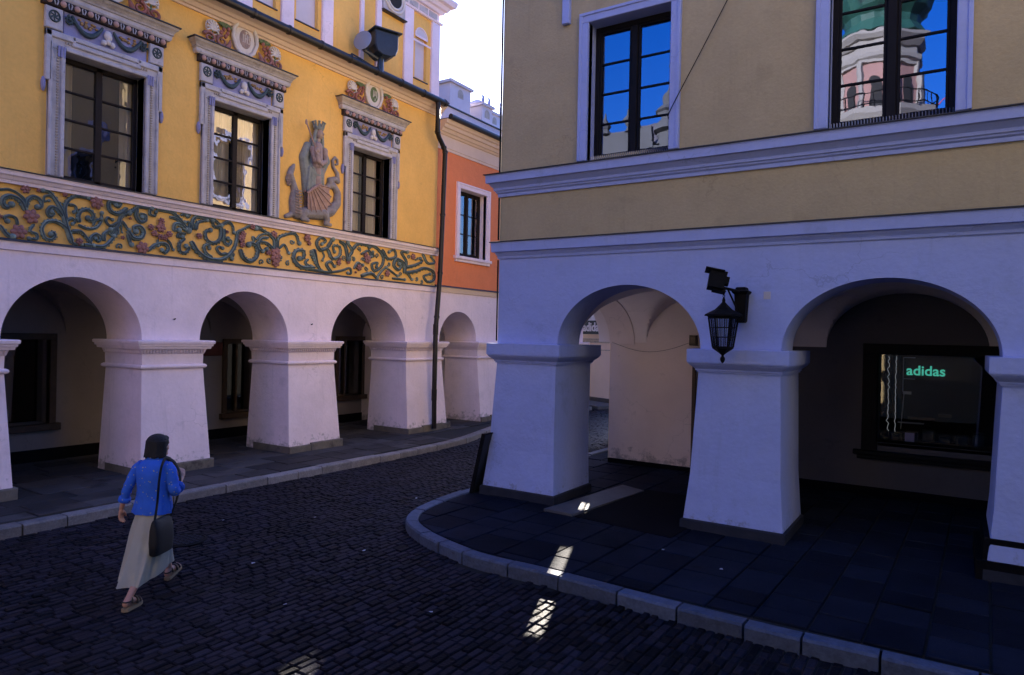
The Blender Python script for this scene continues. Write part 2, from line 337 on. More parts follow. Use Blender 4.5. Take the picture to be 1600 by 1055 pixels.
#@@GROUND
# ============================================================ GROUND
def clip(poly,reg):
    out=poly
    for i in range(len(reg)):
        a,b=reg[i],reg[(i+1)%len(reg)]; inp=out; out=[]
        if not inp: return []
        def side(p): return (b[0]-a[0])*(p[1]-a[1])-(b[1]-a[1])*(p[0]-a[0])
        for j in range(len(inp)):
            p,q=inp[j],inp[(j+1)%len(inp)]; sp,sq=side(p),side(q)
            if sp>=0: out.append(p)
            if sp*sq<0:
                t=sp/(sp-sq); out.append((p[0]+(q[0]-p[0])*t,p[1]+(q[1]-p[1])*t))
    return out
g=MB(); g.add([(-900,-900,-.06),(900,-900,-.06),(900,900,-.06),(-900,900,-.06)],[(0,1,2,3)])
tag(link('ground',g,'earth'),kind='structure')
# kerb lines (outer edge on the road side)
KR=[(6.5,6.56),(3,6.55),(-.3,6.53),(-1.25,6.51),(-2.1,6.53),(-2.8,6.56),(-3.8,6.62),(-4.69,6.63),(-5.31,6.77),(-5.82,6.95),(-6.2,7.15),(-6.48,7.38),(-6.70,7.72),(-6.84,8.2),(-6.93,8.9),(-6.96,10),(-6.98,12),(-6.9,16),(-6.6,20),(-6.2,26)]
KL=[(-10.26,-3),(-10.25,2),(-10.27,5),(-10.27,8),(-10.25,10),(-10.2,12),(-10.3,13.7),(-10.75,15.5),(-11.2,17.2),(-11.45,19),(-11.5,24)]
def offs(P,d):
    out=[]
    for i in range(len(P)):
        a=Vector(P[max(i-1,0)]);b=Vector(P[min(i+1,len(P)-1)]);t=(b-a).normalized();out.append((P[i][0]-t.y*d,P[i][1]+t.x*d))
    return out
def resample(P,step):
    P=[Vector(p) for p in P]; out=[P[0]]; acc=0
    for a,b in zip(P,P[1:]):
        L=(b-a).length; k=max(1,int(L/step))
        for i in range(1,k+1): out.append(a+(b-a)*i/k)
    return out
def kerb(name,P,d,m='kerb'):
    pts=[Vector((p.x,p.y)) for p in cr([(x,y,0) for x,y in P],10)]
    mb=MB(); i=0
    while i<len(pts)-2:
        L=0;j=i; tgt=random.uniform(.42,.72)
        while j<len(pts)-1 and L<tgt: L+=(pts[j+1]-pts[j]).length; j+=1
        seg=pts[i:j+1]; i=j
        if len(seg)<2: break
        t0=(seg[1]-seg[0]).normalized(); seg=[p.copy() for p in seg]; seg[0]+=t0*.011; seg[-1]-=t0*.011
        ss=offs([tuple(p) for p in seg],1); dz=random.uniform(-.007,.007); sh=random.uniform(-.008,.008)
        rings=[]
        for p,q in zip(seg,ss):
            n=Vector(q)-p; n.normalize(); n*=d/abs(d); w=abs(d)
            pr=[(sh,-.05),(sh,S-.018+dz),(sh+.018,S+.004+dz),(w-.012,S+.002+dz),(w,S-.012+dz),(w,-.05)]
            rings.append([(p.x+n.x*a,p.y+n.y*a,z) for a,z in pr])
        mb.loft(rings)
    return tag(link(name,mb,m,smooth=None),kind='structure')
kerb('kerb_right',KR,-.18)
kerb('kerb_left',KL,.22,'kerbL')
# setts
sm=MB(); y0=2.3
def inroad(x,y):
    if y<26 and x<=-6.2 and y>7.2:
        xl=-10.2
        for (a,b),(c,d) in zip(KL,KL[1:]):
            if b<=y<=d: xl=a+(c-a)*(y-b)/(d-b)
        if y>24: xl=-14
        xr=-6.2
        for (a,b),(c,d) in zip(KR,KR[1:]):
            if min(b,d)<=y<=max(b,d) and a<-5 and d>b: xr=a+(c-a)*(y-b)/(d-b)
        return xl-.04<x<xr+.04
    if y<=7.2: return x>-10.3 and (x<3.5) and (y<6.58 or x<-5.0 and (x+5.1)*(-.42)+6.70>y-.02)
    return False
col=0; x=-14.
while x<3.5:
    w=random.uniform(.078,.100); y=y0+random.uniform(0,.15)
    while y<27:
        L=random.uniform(.13,.21) if y<14 else random.uniform(.3,.45)
        cx=x+w/2+.02*sin(y*1.3+x); cy=y+L/2
        if inroad(cx,cy):
            a=w/2-.006; b=L/2-.006; z=random.uniform(-.006,.005)+.008*sin(cx*1.7)*sin(cy*1.1); tx=random.uniform(-.05,.05); ty=random.uniform(-.03,.03)
            i1=.009; P=[]
            jx=[random.uniform(-.005,.005) for _ in range(8)]
            for k,(sx,sy) in enumerate(((-1,-1),(1,-1),(1,1),(-1,1))):
                P.append((cx+sx*a+jx[k],cy+sy*b+jx[k+4],-.055))
            for k,(sx,sy) in enumerate(((-1,-1),(1,-1),(1,1),(-1,1))):
                P.append((cx+sx*a+jx[k],cy+sy*b+jx[k+4],-.009+z))
            for k,(sx,sy) in enumerate(((-1,-1),(1,-1),(1,1),(-1,1))):
                P.append((cx+sx*(a-i1)+jx[k],cy+sy*(b-i1)+jx[k+4],z+sx*a*tx+sy*b*ty))
            sm.add(P,[(0,1,5,4),(1,2,6,5),(2,3,7,6),(3,0,4,7),(4,5,9,8),(5,6,10,9),(6,7,11,10),(7,4,8,11),(8,9,10,11)])
        y+=L+.004
    x+=w+.004
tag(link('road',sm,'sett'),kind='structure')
bed=MB(); bed.add([(-10.3,-3,-.02),(8,-3,-.02),(8,6.9,-.02),(-6,7.3,-.02),(-6.1,27,-.02),(-15,27,-.02),(-15,24,-.02),(-10.3,14,-.02)],[(0,1,2,3,7),(3,4,5,6,7)])
tag(link('road_bed',bed,'earth'),kind='structure')
far=MB(); far.add([(-40,27,-.02),(20,27,-.02),(20,70,-.02),(-40,70,-.02)],[(0,1,2,3)]); far.add([(-60,-60,-.02),(60,-60,-.02),(60,2.25,-.02),(-10.3,2.25,-.02),(-10.3,-3,-.02),(-60,-3,-.02)],[(0,1,2,3,4,5)])
tag(link('square_paving',far,'sett'),kind='structure')
# slabs
def slabs(name,reg,x0,x1,y0,y1,widths,lens,z,m,alongY=True,cx=0,rot=0):
    mb=MB(); R=Matrix.Rotation(rot,2); c0=Vector((cx,y0))
    x=x0
    while x<x1:
        w=random.uniform(*widths); y=y0-random.uniform(0,.5)
        while y<y1:
            l=random.uniform(*lens); gp=.010
            q=[(x+gp,y+gp),(x+w-gp,y+gp),(x+w-gp,y+l-gp),(x+gp,y+l-gp)]
            if random.random()<.2: q[2]=(q[2][0],q[2][1]-.02)
            q=[tuple(R@(Vector(p)-c0)+c0) for p in q]
            pl=clip(q,reg)
            if len(pl)>=3:
                ar=abs(sum(pl[i][0]*pl[(i+1)%len(pl)][1]-pl[(i+1)%len(pl)][0]*pl[i][1] for i in range(len(pl)))/2)
                if ar>.004:
                    dz=random.uniform(-.006,.004); tx=random.uniform(-.008,.008); ty=random.uniform(-.008,.008)
                    mx=sum(p[0] for p in pl)/len(pl); my=sum(p[1] for p in pl)/len(pl); n=len(pl)
                    f=lambda p:z+dz+(p[0]-mx)*tx+(p[1]-my)*ty
                    top=[]; 
                    for p in pl:
                        d=Vector((mx-p[0],my-p[1])); d=d.normalized()*min(.012,d.length*.3); top.append((p[0]+d.x,p[1]+d.y,f(p)))
                    vs=[(p[0],p[1],-.02) for p in pl]+[(p[0],p[1],f(p)-.008) for p in pl]+top
                    mb.add(vs,[(i,(i+1)%n,n+(i+1)%n,n+i) for i in range(n)]+[(n+i,n+(i+1)%n,2*n+(i+1)%n,2*n+i) for i in range(n)]+[tuple(2*n+i for i in range(n))])
            y+=l
        x+=w
    return tag(link(name,mb,m),kind='structure')
inner=[p for p in offs(KR,-.192) if p[0]<7]
regR=[(7,7.08)]+[p for p in inner if p[1]<13][::1]+[(-6.72,13),(-6.6,13.33),(7,13.33)]
regR=[(7,6.8),(7,13.33),(-6.62,13.33)]+[p for p in reversed(inner) if p[1]<13]
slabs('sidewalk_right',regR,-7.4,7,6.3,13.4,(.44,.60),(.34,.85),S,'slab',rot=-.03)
b2=MB(); b2.add([(p[0],p[1],S-.025) for p in regR],[tuple(range(len(regR)))])
strip=[(XS(26)-.0,26.0),(XS(13.34),13.34)]+[(-6.6,13.34)]+[p for p in inner if p[1]>13.5]
b2.add([(p[0],p[1],S-.002) for p in [(XS(13.34)+.3,13.34),(-6.72,13.34),(-6.65,16),(-6.35,20),(-5.95,26),(XS(26)+.3,26)]],[(0,1,2,3,4,5)])
tag(link('sidewalk_joints_right',b2,'earth'),kind='structure')
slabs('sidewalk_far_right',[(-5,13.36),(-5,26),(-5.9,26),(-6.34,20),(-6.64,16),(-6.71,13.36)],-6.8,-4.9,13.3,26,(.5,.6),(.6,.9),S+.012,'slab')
KLi=offs(KL,.232)
regL=[(-15,-3)]+[p for p in KLi if p[1]<13.8]+[(-10.55,13.7),(-15,13.7)]
slabs('sidewalk_left',regL,-15.1,-10.2,-3,13.8,(.42,.62),(.5,1.0),S,'slabL')
regL2=[(-15,13.71),(-10.53,13.71),(-10.98,15.5),(-11.43,17.2),(-11.68,19),(-11.74,24),(-15,24)]
slabs('sidewalk_left_far',regL2,-15.1,-10.2,13.7,24.5,(.42,.62),(.5,1.0),S,'slabL')
b3=MB(); b3.add([(-15.2,-3,S-.025),(-10.46,-3,S-.025),(-10.42,13.0,S-.025),(-10.6,14,S-.025),(-11.43,17.2,S-.025),(-11.74,24,S-.025),(-15.2,24,S-.025)],[tuple(range(7))])
tag(link('sidewalk_joints_left',b3,'earth'),kind='structure')
# threshold slab by the first pillar, dark step area
t=MB(); t.add([(-5.16,8.98,S+.03),(-4.66,8.95,S+.03),(-4.42,11.1,S+.028),(-4.9,11.3,S+.028),(-5.16,8.98,S-.01),(-4.66,8.95,S-.01),(-4.42,11.1,S-.01),(-4.9,11.3,S-.01)],[(0,1,2,3),(0,1,5,4),(1,2,6,5),(2,3,7,6),(3,0,4,7)])
tag(link('threshold_slab',t,'slabl'),kind='structure')
t=MB(); t.add([(-4.62,8.95,S+.012),(-3.1,8.75,S+.012),(-3.05,11.3,S+.012),(-4.42,11.25,S+.012),(-4.62,8.95,S-.01),(-3.1,8.75,S-.01),(-3.05,11.3,S-.01),(-4.42,11.25,S-.01)],[(0,1,2,3),(0,1,5,4),(1,2,6,5),(2,3,7,6),(3,0,4,7)])
tag(link('doormat',t,'dado'),'large black mat lying on the paving between the first two pillars of the beige house','mat')
def manhole(x,y,r,label):
    o=thing('manhole_cover',(x,y,.012),label,'manhole cover',group='manhole covers in the road')
    mb=MB(); 
    prof=[(r,-.03),(r,.0),(r-.03,.003),(r-.035,-.004),(r-.06,-.004),(r-.065,.002),(.001,.002)]
    mb.loft([[(x+a*cos(2*PI*k/32),y+a*sin(2*PI*k/32),.014+z) for k in range(32)] for a,z in prof]); link('rim',mb,'iron',o)
    mb=MB()
    for i in range(-3,4):
        for j in range(-3,4):
            if i*i+j*j<12: mb.box(FW,x+i*.07-.02,x+i*.07+.02,y+j*.07-.02,y+j*.07+.02,.015,.022)
    link('lid_studs',mb,'plinthd',o)
manhole(-8.39,5.23,.3,'round iron manhole cover in the dark setts just beyond the walking woman')
manhole(-7.21,15.14,.3,'round manhole cover in the street seen through the first arch of the beige house')
random.seed(5)
for k,(x,y) in enumerate([(-6.9,5.2),(-5.6,4.6),(-6.2,6.3),(-4.3,5.3),(-7.9,7.0),(-8.8,6.1),(-3.0,8.2),(-2.2,7.9),(-7.5,8.8)]):
    q=MB(); a=random.uniform(0,6); zz=(S if y>7.2 and x>-6.5 else .0)+.012; pts=[]
    for j in range(5): pts.append((x+.02*cos(a+j*1.25)*random.uniform(.6,1.2),y+.028*sin(a+j*1.25)*random.uniform(.6,1.2),zz+random.uniform(0,.008)))
    q.add(pts+[(p[0],p[1],p[2]-.002) for p in pts],[tuple(range(5)),tuple(range(5,10))]); tag(link('paper_scrap',q,'net'),'tiny pale scrap of litter lying on the dark paving','litter',group='scraps of litter on the ground')
#@@LEFT
# ============================================================ YELLOW HOUSE
yh=thing('yellow_house',(-12.15,6,0),'yellow plastered arcaded house with carved floral frieze and relief of a crowned woman','house')
W1,W2,W3=6.04,8.68,12.32
yA=[(2.2,1.1,1.03),(5.66,1.08,1.03),(8.885,1.035,1.0),(12.415,1.275,1.1)]
ZS=2.53
mb=MB(); arcade(mb,FL,-3,14.88,ZS,4.05,yA,1.2); link('arcade_wall',mb,'white',yh,smooth=30)
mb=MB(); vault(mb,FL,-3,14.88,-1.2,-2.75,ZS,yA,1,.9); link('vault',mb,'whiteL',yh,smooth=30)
shopL=[(3.8,6.45,.85,2.48),(10.35,11.2,.72,2.4),(13.9,15.3,.85,2.52)]
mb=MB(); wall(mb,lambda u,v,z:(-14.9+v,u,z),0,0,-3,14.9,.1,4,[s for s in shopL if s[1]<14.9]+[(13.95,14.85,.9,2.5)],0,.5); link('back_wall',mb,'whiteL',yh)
mb=MB(); mb.box(lambda u,v,z:(-14.9+v,u,z),-3,14.9,0,.03,.1,.36); link('dado',mb,'dado',yh)
for (a,b,c,d) in [(4.0,6.45,.85,2.48),(10.35,11.2,.72,2.4),(13.95,14.85,.9,2.5)]:
    Fb=lambda u,v,z:(-14.9+v,u,z)
    mb=MB()
    for (p,q,r_,s_) in [(a-.12,a,c,d),(b,b+.12,c,d),(a-.12,b+.12,d,d+.12)]: mb.bbox(Fb,p,q,-.1,.05,r_,s_)
    mb.bbox(Fb,a-.18,b+.18,-.1,.12,c-.13,c); mb.bbox(Fb,(a+b)/2-.03,(a+b)/2+.03,-.3,-.2,c,d)
    w=link('shop_window',mb,'woodS',yh)
    g=MB(); g.box(Fb,a,b,-.29,-.28,c,d); link('pane',g,'glassS',w)
    g=MB(); g.box(Fb,a-.1,b+.1,-.75,-.7,c-.1,d+.1); link('shop_interior',g,'room',w)
# pillars
def pillar(parent,F,a,b,depth,zs,front=0.0,base=.12,orn=True,m='white',pm='plinth',cap='L',zb=S):
    # a,b = shaft edges at springing ; v from +.05(front) to -depth
    sh=MB()
    zc=zs-.52 if cap=='L' else zs-.32
    v0,v1=-depth,.04
    if cap=='L':
        sh.loft([[F(a-base,v0-.05,zb),F(b+base,v0-.05,zb),F(b+base,v1+.21,zb),F(a-base,v1+.21,zb)],[F(a-.035,v0,zc+.03),F(b+.035,v0,zc+.03),F(b+.035,v1+.03,zc+.03),F(a-.035,v1+.03,zc+.03)]])
    else:
        sh.loft([[F(a-base,v0+.2,zb),F(b+base*.9,v0+.2,zb),F(b+base*.9,v1+.2,zb),F(a-base,v1+.2,zb)],[F(a-.06,v0+.12,zb+.75),F(b+.05,v0+.12,zb+.75),F(b+.05,v1+.10,zb+.75),F(a-.06,v1+.10,zb+.75)],[F(a-.0,v0,zc+.03),F(b+.0,v0,zc+.03),F(b,v1,zc+.03),F(a,v1,zc+.03)]])
    p=link('pillar',sh,m,parent,bev=.012)
    c=MB()
    if cap=='L':
        prof=[(zc,.03),(zc,.05),(zc+.015,.075),(zc+.04,.085),(zc+.065,.075),(zc+.08,.05),(zc+.08,.03),(zc+.27,.035),(zc+.28,.05),(zc+.36,.075),(zc+.365,.13),(zc+.41,.14),(zc+.415,.16),(zc+.455,.165),(zc+.46,.185),(zc+.505,.19),(zc+.52,.17),(zs-.002,.165)]
    else:
        prof=[(zc,.0),(zc,.02),(zc+.02,.02),(zc+.025,.035),(zc+.045,.035),(zc+.06,.05),(zc+.10,.10),(zc+.115,.11),(zc+.125,.12),(zc+.14,.12),(zc+.14,.13),(zs,.13),(zs+.003,.10)]
    c.rstack(F,a,b,v0,v1,prof); cc=link('capital',c,m,p)
    if orn:
        o=MB(); k=int((b-a+.1)/.055)
        for i in range(k):
            u=a-.05+(b-a+.1)*(i+.5)/k; cx=F(u,v1+.065,zc+.315)
            o.tube([F(u,v1+.045,zc+.285),F(u,v1+.075,zc+.31),F(u,v1+.085,zc+.35)],[.008,.02,.013],6)
        k=int(depth/.06)
        for i in range(k):
            v=v1-depth*(i+.5)/k
            o.tube([F(a-.045,v,zc+.285),F(a-.075,v,zc+.31),F(a-.085,v,zc+.35)],[.008,.02,.013],6)
        link('leaf_moulding',o,m,cc,smooth=60)
    # plinth stones
    if cap=='L':
        q=MB(); h=.17
        q.bbox(F,a-base-.0,a+.45,v0+.2,v1+.25,zb-.02,zb+h-.03,.012); q.bbox(F,a+.452,b+base+.04,v0+.1,v1+.255,zb-.02,zb+h,.015)
        link('plinth',q,pm,p)
    else:
        q=MB(); q.rstack(F,a-base,b+base*.9,v0+.18,v1+.2,[(zb-.02,.022),(zb+.12,.02),(zb+.135,.002)]); link('plinth',q,pm,p)
    return p
for a,b in [(0,1.1),(3.3,4.58),(6.74,7.85),(9.92,11.14),(13.69,14.86)]:
    pillar(yh,FL,a,b,1.15,ZS)
# upper wall
wins=[(W-.655,W+.655,5.13,7.15) for W in (.5,W1,W2,W3)]
mb=MB(); wall(mb,FL,0,0,-3,14.88,4.9,8.95,wins,0,.32,0,1); link('upper_wall',mb,['yellow','stone'],yh)
mb=MB(); mb.box(FL,-3,14.88,-.3,-.015,4.05,4.9); link('frieze_ground',mb,'yellow2',yh)
sw=lambda y0,y1:(lambda v:[(XL+v,y0),(XL+v,y1)])
mb=MB(); mb.sweep(sw(-3,14.9),[(3.88,-.02),(3.90,.035),(4.03,.045),(4.03,-.02)]); mb.sweep(sw(-3,14.93),[(4.9,-.02),(4.9,.04),(4.95,.05),(4.955,.07),(5.0,.10),(5.02,.13),(5.085,.14),(5.085,-.02)]); link('string_course',mb,'white',yh)
mb=MB(); mb.sweep(sw(-3,14.92),[(4.032,-.02),(4.032,.075),(4.06,.065),(4.075,-.02)]); mb.sweep(sw(-3,14.97),[(5.087,-.02),(5.087,.17),(5.10,.17),(5.13,.01),(5.13,-.02)]); link('flashing',mb,'dark',yh)
mb=MB(); mb.sweep(sw(-3,14.9),[(8.72,-.02),(8.72,.04),(8.76,.05),(8.77,.09),(8.84,.12),(8.85,.17),(8.90,.2),(8.96,.3),(8.98,.3),(8.98,-.3)]); link('eaves_moulding',mb,'cream',yh)
mb=MB()
pts=[(XL+.40,y,8.98) for y in (-3,14.72)]
rings=[]
for (x,y,z) in pts:
    rings.append([(x+.085*cos(t),y,z+.085*sin(t)) for t in [2*PI*k/14 for k in range(14)]])
mb.loft(rings)
y=-2.6
while y<14.7:
    mb.loft([[(XL+.40+r*cos(2*PI*k/14),yy,8.98+r*sin(2*PI*k/14)) for k in range(14)] for yy,r in ((y,.09),(y+.01,.1),(y+.05,.1),(y+.06,.09))]); y+=.86
gut=link('gutter',mb,'gutter',yh,smooth=40)
mb=MB(); mb.add([(XL+.42,-3,9.03),(XL+.42,14.85,9.03),(XL-.16,14.85,9.14),(XL-.16,-3,9.14),(XL+.3,-3,8.985),(XL+.3,14.85,8.985),(XL-.16,14.85,8.985),(XL-.16,-3,8.985)],[(0,1,2,3),(4,5,6,7),(0,1,5,4),(1,2,6,5),(0,3,7,4)]); link('eaves_roof',mb,'roof',yh)
# downpipe
mb=MB(); path=[(-11.75,14.36,8.95),(-11.76,14.38,8.6),(-11.78,14.4,8.15),(-11.82,14.52,8.03),(-11.86,14.78,7.83),(-11.86,14.84,7.72),(-11.87,14.80,6.0),(-11.87,14.74,4.4),(-11.86,14.62,3.2),(-11.84,14.56,2.9),(-11.8,14.50,1.2),(-11.78,14.5,.2)]
mb.tube(path,.066,12)
for k in (2,4,5,6,7,8): 
    p=Vector(path[k]); d=(Vector(path[min(k+1,11)])-p).normalized(); mb.tube([p-d*.03,p+d*.03],.078,12)
mb.tube([(-11.8,14.5,.95),(-11.8,14.5,1.25)],.075,12); mb.tube([(-11.84,14.56,2.72),(-11.84,14.56,3.0)],.075,12)
link('downpipe',mb,'pipe',yh,smooth=40)
# attic
XA=-12.3; FA=lambda u,v,z:(XA+v,u,z)
nich=[(6.9,7.4),(8.0,8.55),(9.08,9.56),(10.09,10.7)]
mb=MB(); wall(mb,FA,0,0,-3,14.98,9.0,12.0,[(a,b,9.57,11.2) for a,b in nich]+[(14.02,14.5,9.6,10.72)],0,.12); mb.box(FA,-3,14.98,-.5,-.13,9,12); link('attic_wall',mb,'yellow',yh)
mb=MB()
for a,b in [(7.5,7.9),(8.62,8.95),(9.68,10.0),(10.8,11.12),(11.98,12.1),(12.52,12.7),(13.55,13.9),(14.66,15.0)]: mb.mark(); mb.bbox(FA,a,b,-.1,.06,9.02,11.32)
parts('pilaster',mb,'white',yh)
mb=MB()
for a,b in nich: mb.mark(); mb.box(FA,a,b,-.11,-.1,9.57,11.2)
mb.mark()
arc=[(14.26+.24*cos(t),10.72+.24*sin(t)) for t in [PI*k/16 for k in range(17)]]
mb.add([FA(u,.004,z) for u,z in arc]+[FA(14.26,.004,10.72)],[tuple(range(18))]); mb.box(FA,14.02,14.5,-.11,-.1,9.6,10.72); parts('blind_niche',mb,'pale',yh)
mb=MB(); mb.box(FA,14.02,14.52,-.0,.02,10.69,10.74); mb.box(FA,13.9,14.66,0,.015,10.55,10.6)
for k in range(16): 
    u,z=arc[k];u2,z2=arc[k+1]; mb.tube([FA(u,.01,z),FA(u2,.01,z2)],.02,6)
for a,b in [(9.08,9.56),(10.09,10.7),(8,8.55),(14.02,14.5)]: pass
link('niche_mouldings',mb,'white',yh)
mb=MB()
for a,b in nich+[(14.0,14.52)]: mb.mark(); mb.box(FA,a-.03,b+.03,-.1,.03,9.545,9.568)
parts('niche_sill',mb,'dark',yh)
mb=MB(); fa=lambda v:[(XA+v,-3),(XA+v,15.0+v)]
fa2=lambda v:[(XA+v,-3),(XA+v,14.98+v),(XA-.5,14.98+v)]
mb.sweep(fa2,[(11.32,-.02),(11.32,.08),(11.37,.1),(11.37,.02),(11.62,.02),(11.62,.1),(11.70,.13),(11.72,.2),(11.82,.24),(11.84,.34),(11.95,.38),(12.0,.38),(12.05,-.02)]); link('attic_cornice',mb,'white',yh)
mb=MB(); 
for u in [12.9,13.6,14.0,14.4,14.8]: mb.mark(); mb.bbox(FA,u-.25,u+.09,.0,.04,11.42,11.58)
parts('frieze_plaque',mb,'stone',yh)
mb=MB(); mb.bbox(FA,12.72,13.52,-.02,.08,10.86,11.7); oc=link('oculus',mb,'stone',yh)
mb=MB()
for R_,r_ in ((.36,.035),(.27,.03)):
    mb.tube([FA(13.12+R_*cos(2*PI*k/28),.09,11.28+R_*sin(2*PI*k/28)) for k in range(29)],r_,8)
link('rings',mb,'shell',oc,smooth=60)
mb=MB(); mb.add([FA(13.12+.25*cos(2*PI*k/24),.1,11.28+.25*sin(2*PI*k/24)) for k in range(24)],[tuple(range(24))]); link('opening',mb,'room',oc)
mb=MB(); mb.bbox(FA,12.68,13.56,0,.14,10.83,10.858); link('ledge',mb,'dark',oc)
mb=MB(); mb.box(FW,-20,XA-.5,-3,14.98,8.9,12.0); mb.box(FW,-20,-13.3,-3,14.88,4.1,8.9);mb.box(FW,-20,-15.6,-3,14.9,0,4.1); mb.box(FW,-15,XL-.33,-3,14.88,8.7,8.95); mb.box(FW,-15.6,XL-.33,-3,14.88,4.06,4.6); mb.box(FW,-20,XL-.02,-3.3,-3,0,9)
mb.box(FW,-20,XL-.33,14.6,14.87,4.6,8.9); link('house_body',mb,'room',yh)
# ---- carved windows
def lwin(W,curt,pink):
    a,b,c,d=W-.655,W+.655,5.13,7.15
    s=MB()
    s.bbox(FL,a-.235,a,-.2,.05,c,d,.01); s.bbox(FL,b,b+.235,-.2,.05,c,d,.01); s.bbox(FL,a-.235,b+.235,-.2,.05,d+.001,d+.23,.01)
    # raised inner and outer fillets with ears
    for (p,q,e,f) in [(a-.235,a-.19,c,d+.1),(b+.19,b+.235,c,d+.1),(a-.06,a-.0,c,d),(b,b+.06,c,d),(a-.0,b+.0,d,d+.06),(a-.29,a-.2,6.62,7.42),(b+.2,b+.29,6.62,7.42),(a-.29,a+.15,7.32,7.42),(b-.15,b+.29,7.32,7.42),(a+.1,b-.1,7.26,7.335),(a+.1,b-.1,7.35,7.425),(a-.3,a-.05,7.44,7.78),(b+.05,b+.3,7.44,7.78)]:
        s.bbox(FL,p,q,.02,.085,e,f,.012)
    sr=link('window_surround',s,'stone',yh)
    dn=MB()
    z=c+.02
    while z<7.2:
        for uu in (a-.12,b+.09): dn.box(FL,uu,uu+.03,.045,.075,z,z+.022)
        z+=.045
    u=a
    while u<b:
        dn.box(FL,u,u+.022,.045,.075,d+.12,d+.15); u+=.045
    link('dentil_beading',dn,'stonecor',sr)
    cn=MB()
    for uu in (a-.13,b+.0):
        cn.mark()
        for k in range(3): cn.tube([FL(uu+.03+.04*k,.08,7.03),FL(uu+.03+.04*k,.09,7.2)],.016,6)
    for uu in (a-.3,b+.3): cn.mark(); cn.ell(FL(uu,.03,6.55),(.05,.035,.12),8,6)
    parts('console',cn,'bluefr',sr,smooth=60)
    fz=MB(); fz.bbox(FL,a-.02,b+.02,-.1,.03,7.42,7.8,.01); fp=link('frieze_panel',fz,'bluefr',sr)
    ga=MB()
    for sgn in (-1,1):
        for off_,r_ in ((0,.032),(.05,.024)):
            P=[]
            for k in range(13):
                t=k/12; u=W+sgn*(.09+.47*t); z=7.74-off_*.6-(.23-off_)*sin(PI*t)**.8+ .02*t
                P.append(FL(u,.06,z))
            ga.tube(P,[r_*(.6+.8*sin(PI*k/12)) for k in range(13)],6)
        for k in range(10):
            t=PI*2.6*k/9; rr=.07*(1-k/12); ga.ell(FL(W+sgn*(.60)+rr*cos(t),.06,7.66+rr*1.2*sin(t)),(.03,.022,.028),6,4)
    link('garland',ga,'leafd',fp,smooth=60)
    gd=MB()
    for sgn in (-1,1):
        for k in range(14): gd.ell(FL(W+sgn*(.32+random.uniform(-.14,.14)),.045,7.69+random.uniform(-.05,.05)),(.03,.03,.02),6,4)
    link('gilded_leaves',gd,'gold',fp,smooth=60)
    rd=MB()
    for k in range(3): rd.ell(FL(W+(k-1)*.07,.07,7.5+(.03 if k==1 else .0)),(.04,.045,.05),8,6)
    rd.ell(FL(W,.06,7.63),(.05,.07,.09),8,6)
    link('knot',rd,'shell',fp,smooth=60)
    rs=MB()
    for sgn in (-1,1):
        u=W+sgn*.83; rs.mark()
        rs.tube([FL(u+.075*cos(2*PI*k/20),.09,7.64+.085*sin(2*PI*k/20)) for k in range(21)],.014,6)
        for j in range(6):
            rs.tube([FL(u+r_*cos(2*PI*j/6+r_*9),.09,7.64+r_*1.1*sin(2*PI*j/6+r_*9)) for r_ in (.0,.025,.05,.07)],.012,5)
    parts('rosette',rs,'leafd',sr,smooth=60)
    eg=MB(); eg.bbox(FL,W-1.0,W+1.0,-.05,.1,7.80,7.93,.008); e=link('egg_band',eg,'egg',sr)
    bl=MB(); 
    for k in range(10):
        u=W-.92+1.84*k/9; bl.mark(); bl.ell(FL(u,.115,7.865),(.04,.046,.05),10,7)
    parts('egg',bl,'ball',e,smooth=60)
    dt=MB()
    for k in range(9):
        u=W-.92+1.84*(k+.5)/9
        for s_ in (-1,1):
            dt.tube([FL(u+s_*.018,.105,7.91),FL(u+s_*.028,.115,7.88),FL(u+s_*.012,.11,7.82)],.009,5)
    link('darts',dt,'stone',e,smooth=60)
    # cornice with returns
    def cf(h): 
        return lambda v:[(XL-.02,W-h-v),(XL+v,W-h-v),(XL+v,W+h+v),(XL-.02,W+h+v)]
    co=MB(); co.sweep(cf(.96),[(7.93,-.02),(7.93,.1),(7.96,.12),(8.02,.125),(8.03,.15),(8.03,-.02)]); link('cornice_fascia',co,'stone',sr)
    co=MB(); co.sweep(cf(.96),[(8.031,-.02),(8.031,.14),(8.06,.145),(8.10,.17),(8.13,.20),(8.17,.21),(8.17,-.02)]); cs=link('cornice',co,'stonecor',sr)
    co=MB(); co.sweep(cf(.96),[(8.172,-.02),(8.172,.235),(8.19,.235),(8.2,-.02)]); link('cornice_flashing',co,'dark',cs)
    # crest : shells, fruit, scrolls, cartouche
    z0=8.2
    sh=MB()
    for sgn in (-1,1):
        u=W+sgn*.72; zc=z0+.30; sh.mark()
        for j in range(9):
            t=PI*(-.12+1.24*j/8); sh.tube([FL(u,.07,zc-.03),FL(u+.07*cos(t),.1,zc+.07*sin(t)),FL(u+.125*cos(t),.07,zc+.15*sin(t))],[.012,.016,.024],6)
        sh.tube([FL(u+.135*cos(2*PI*k/20),.05,zc+.03+.135*sin(2*PI*k/20)) for k in range(21)],.015,6)
    parts('shell',sh,'shell',sr,smooth=60)
    sc=MB()
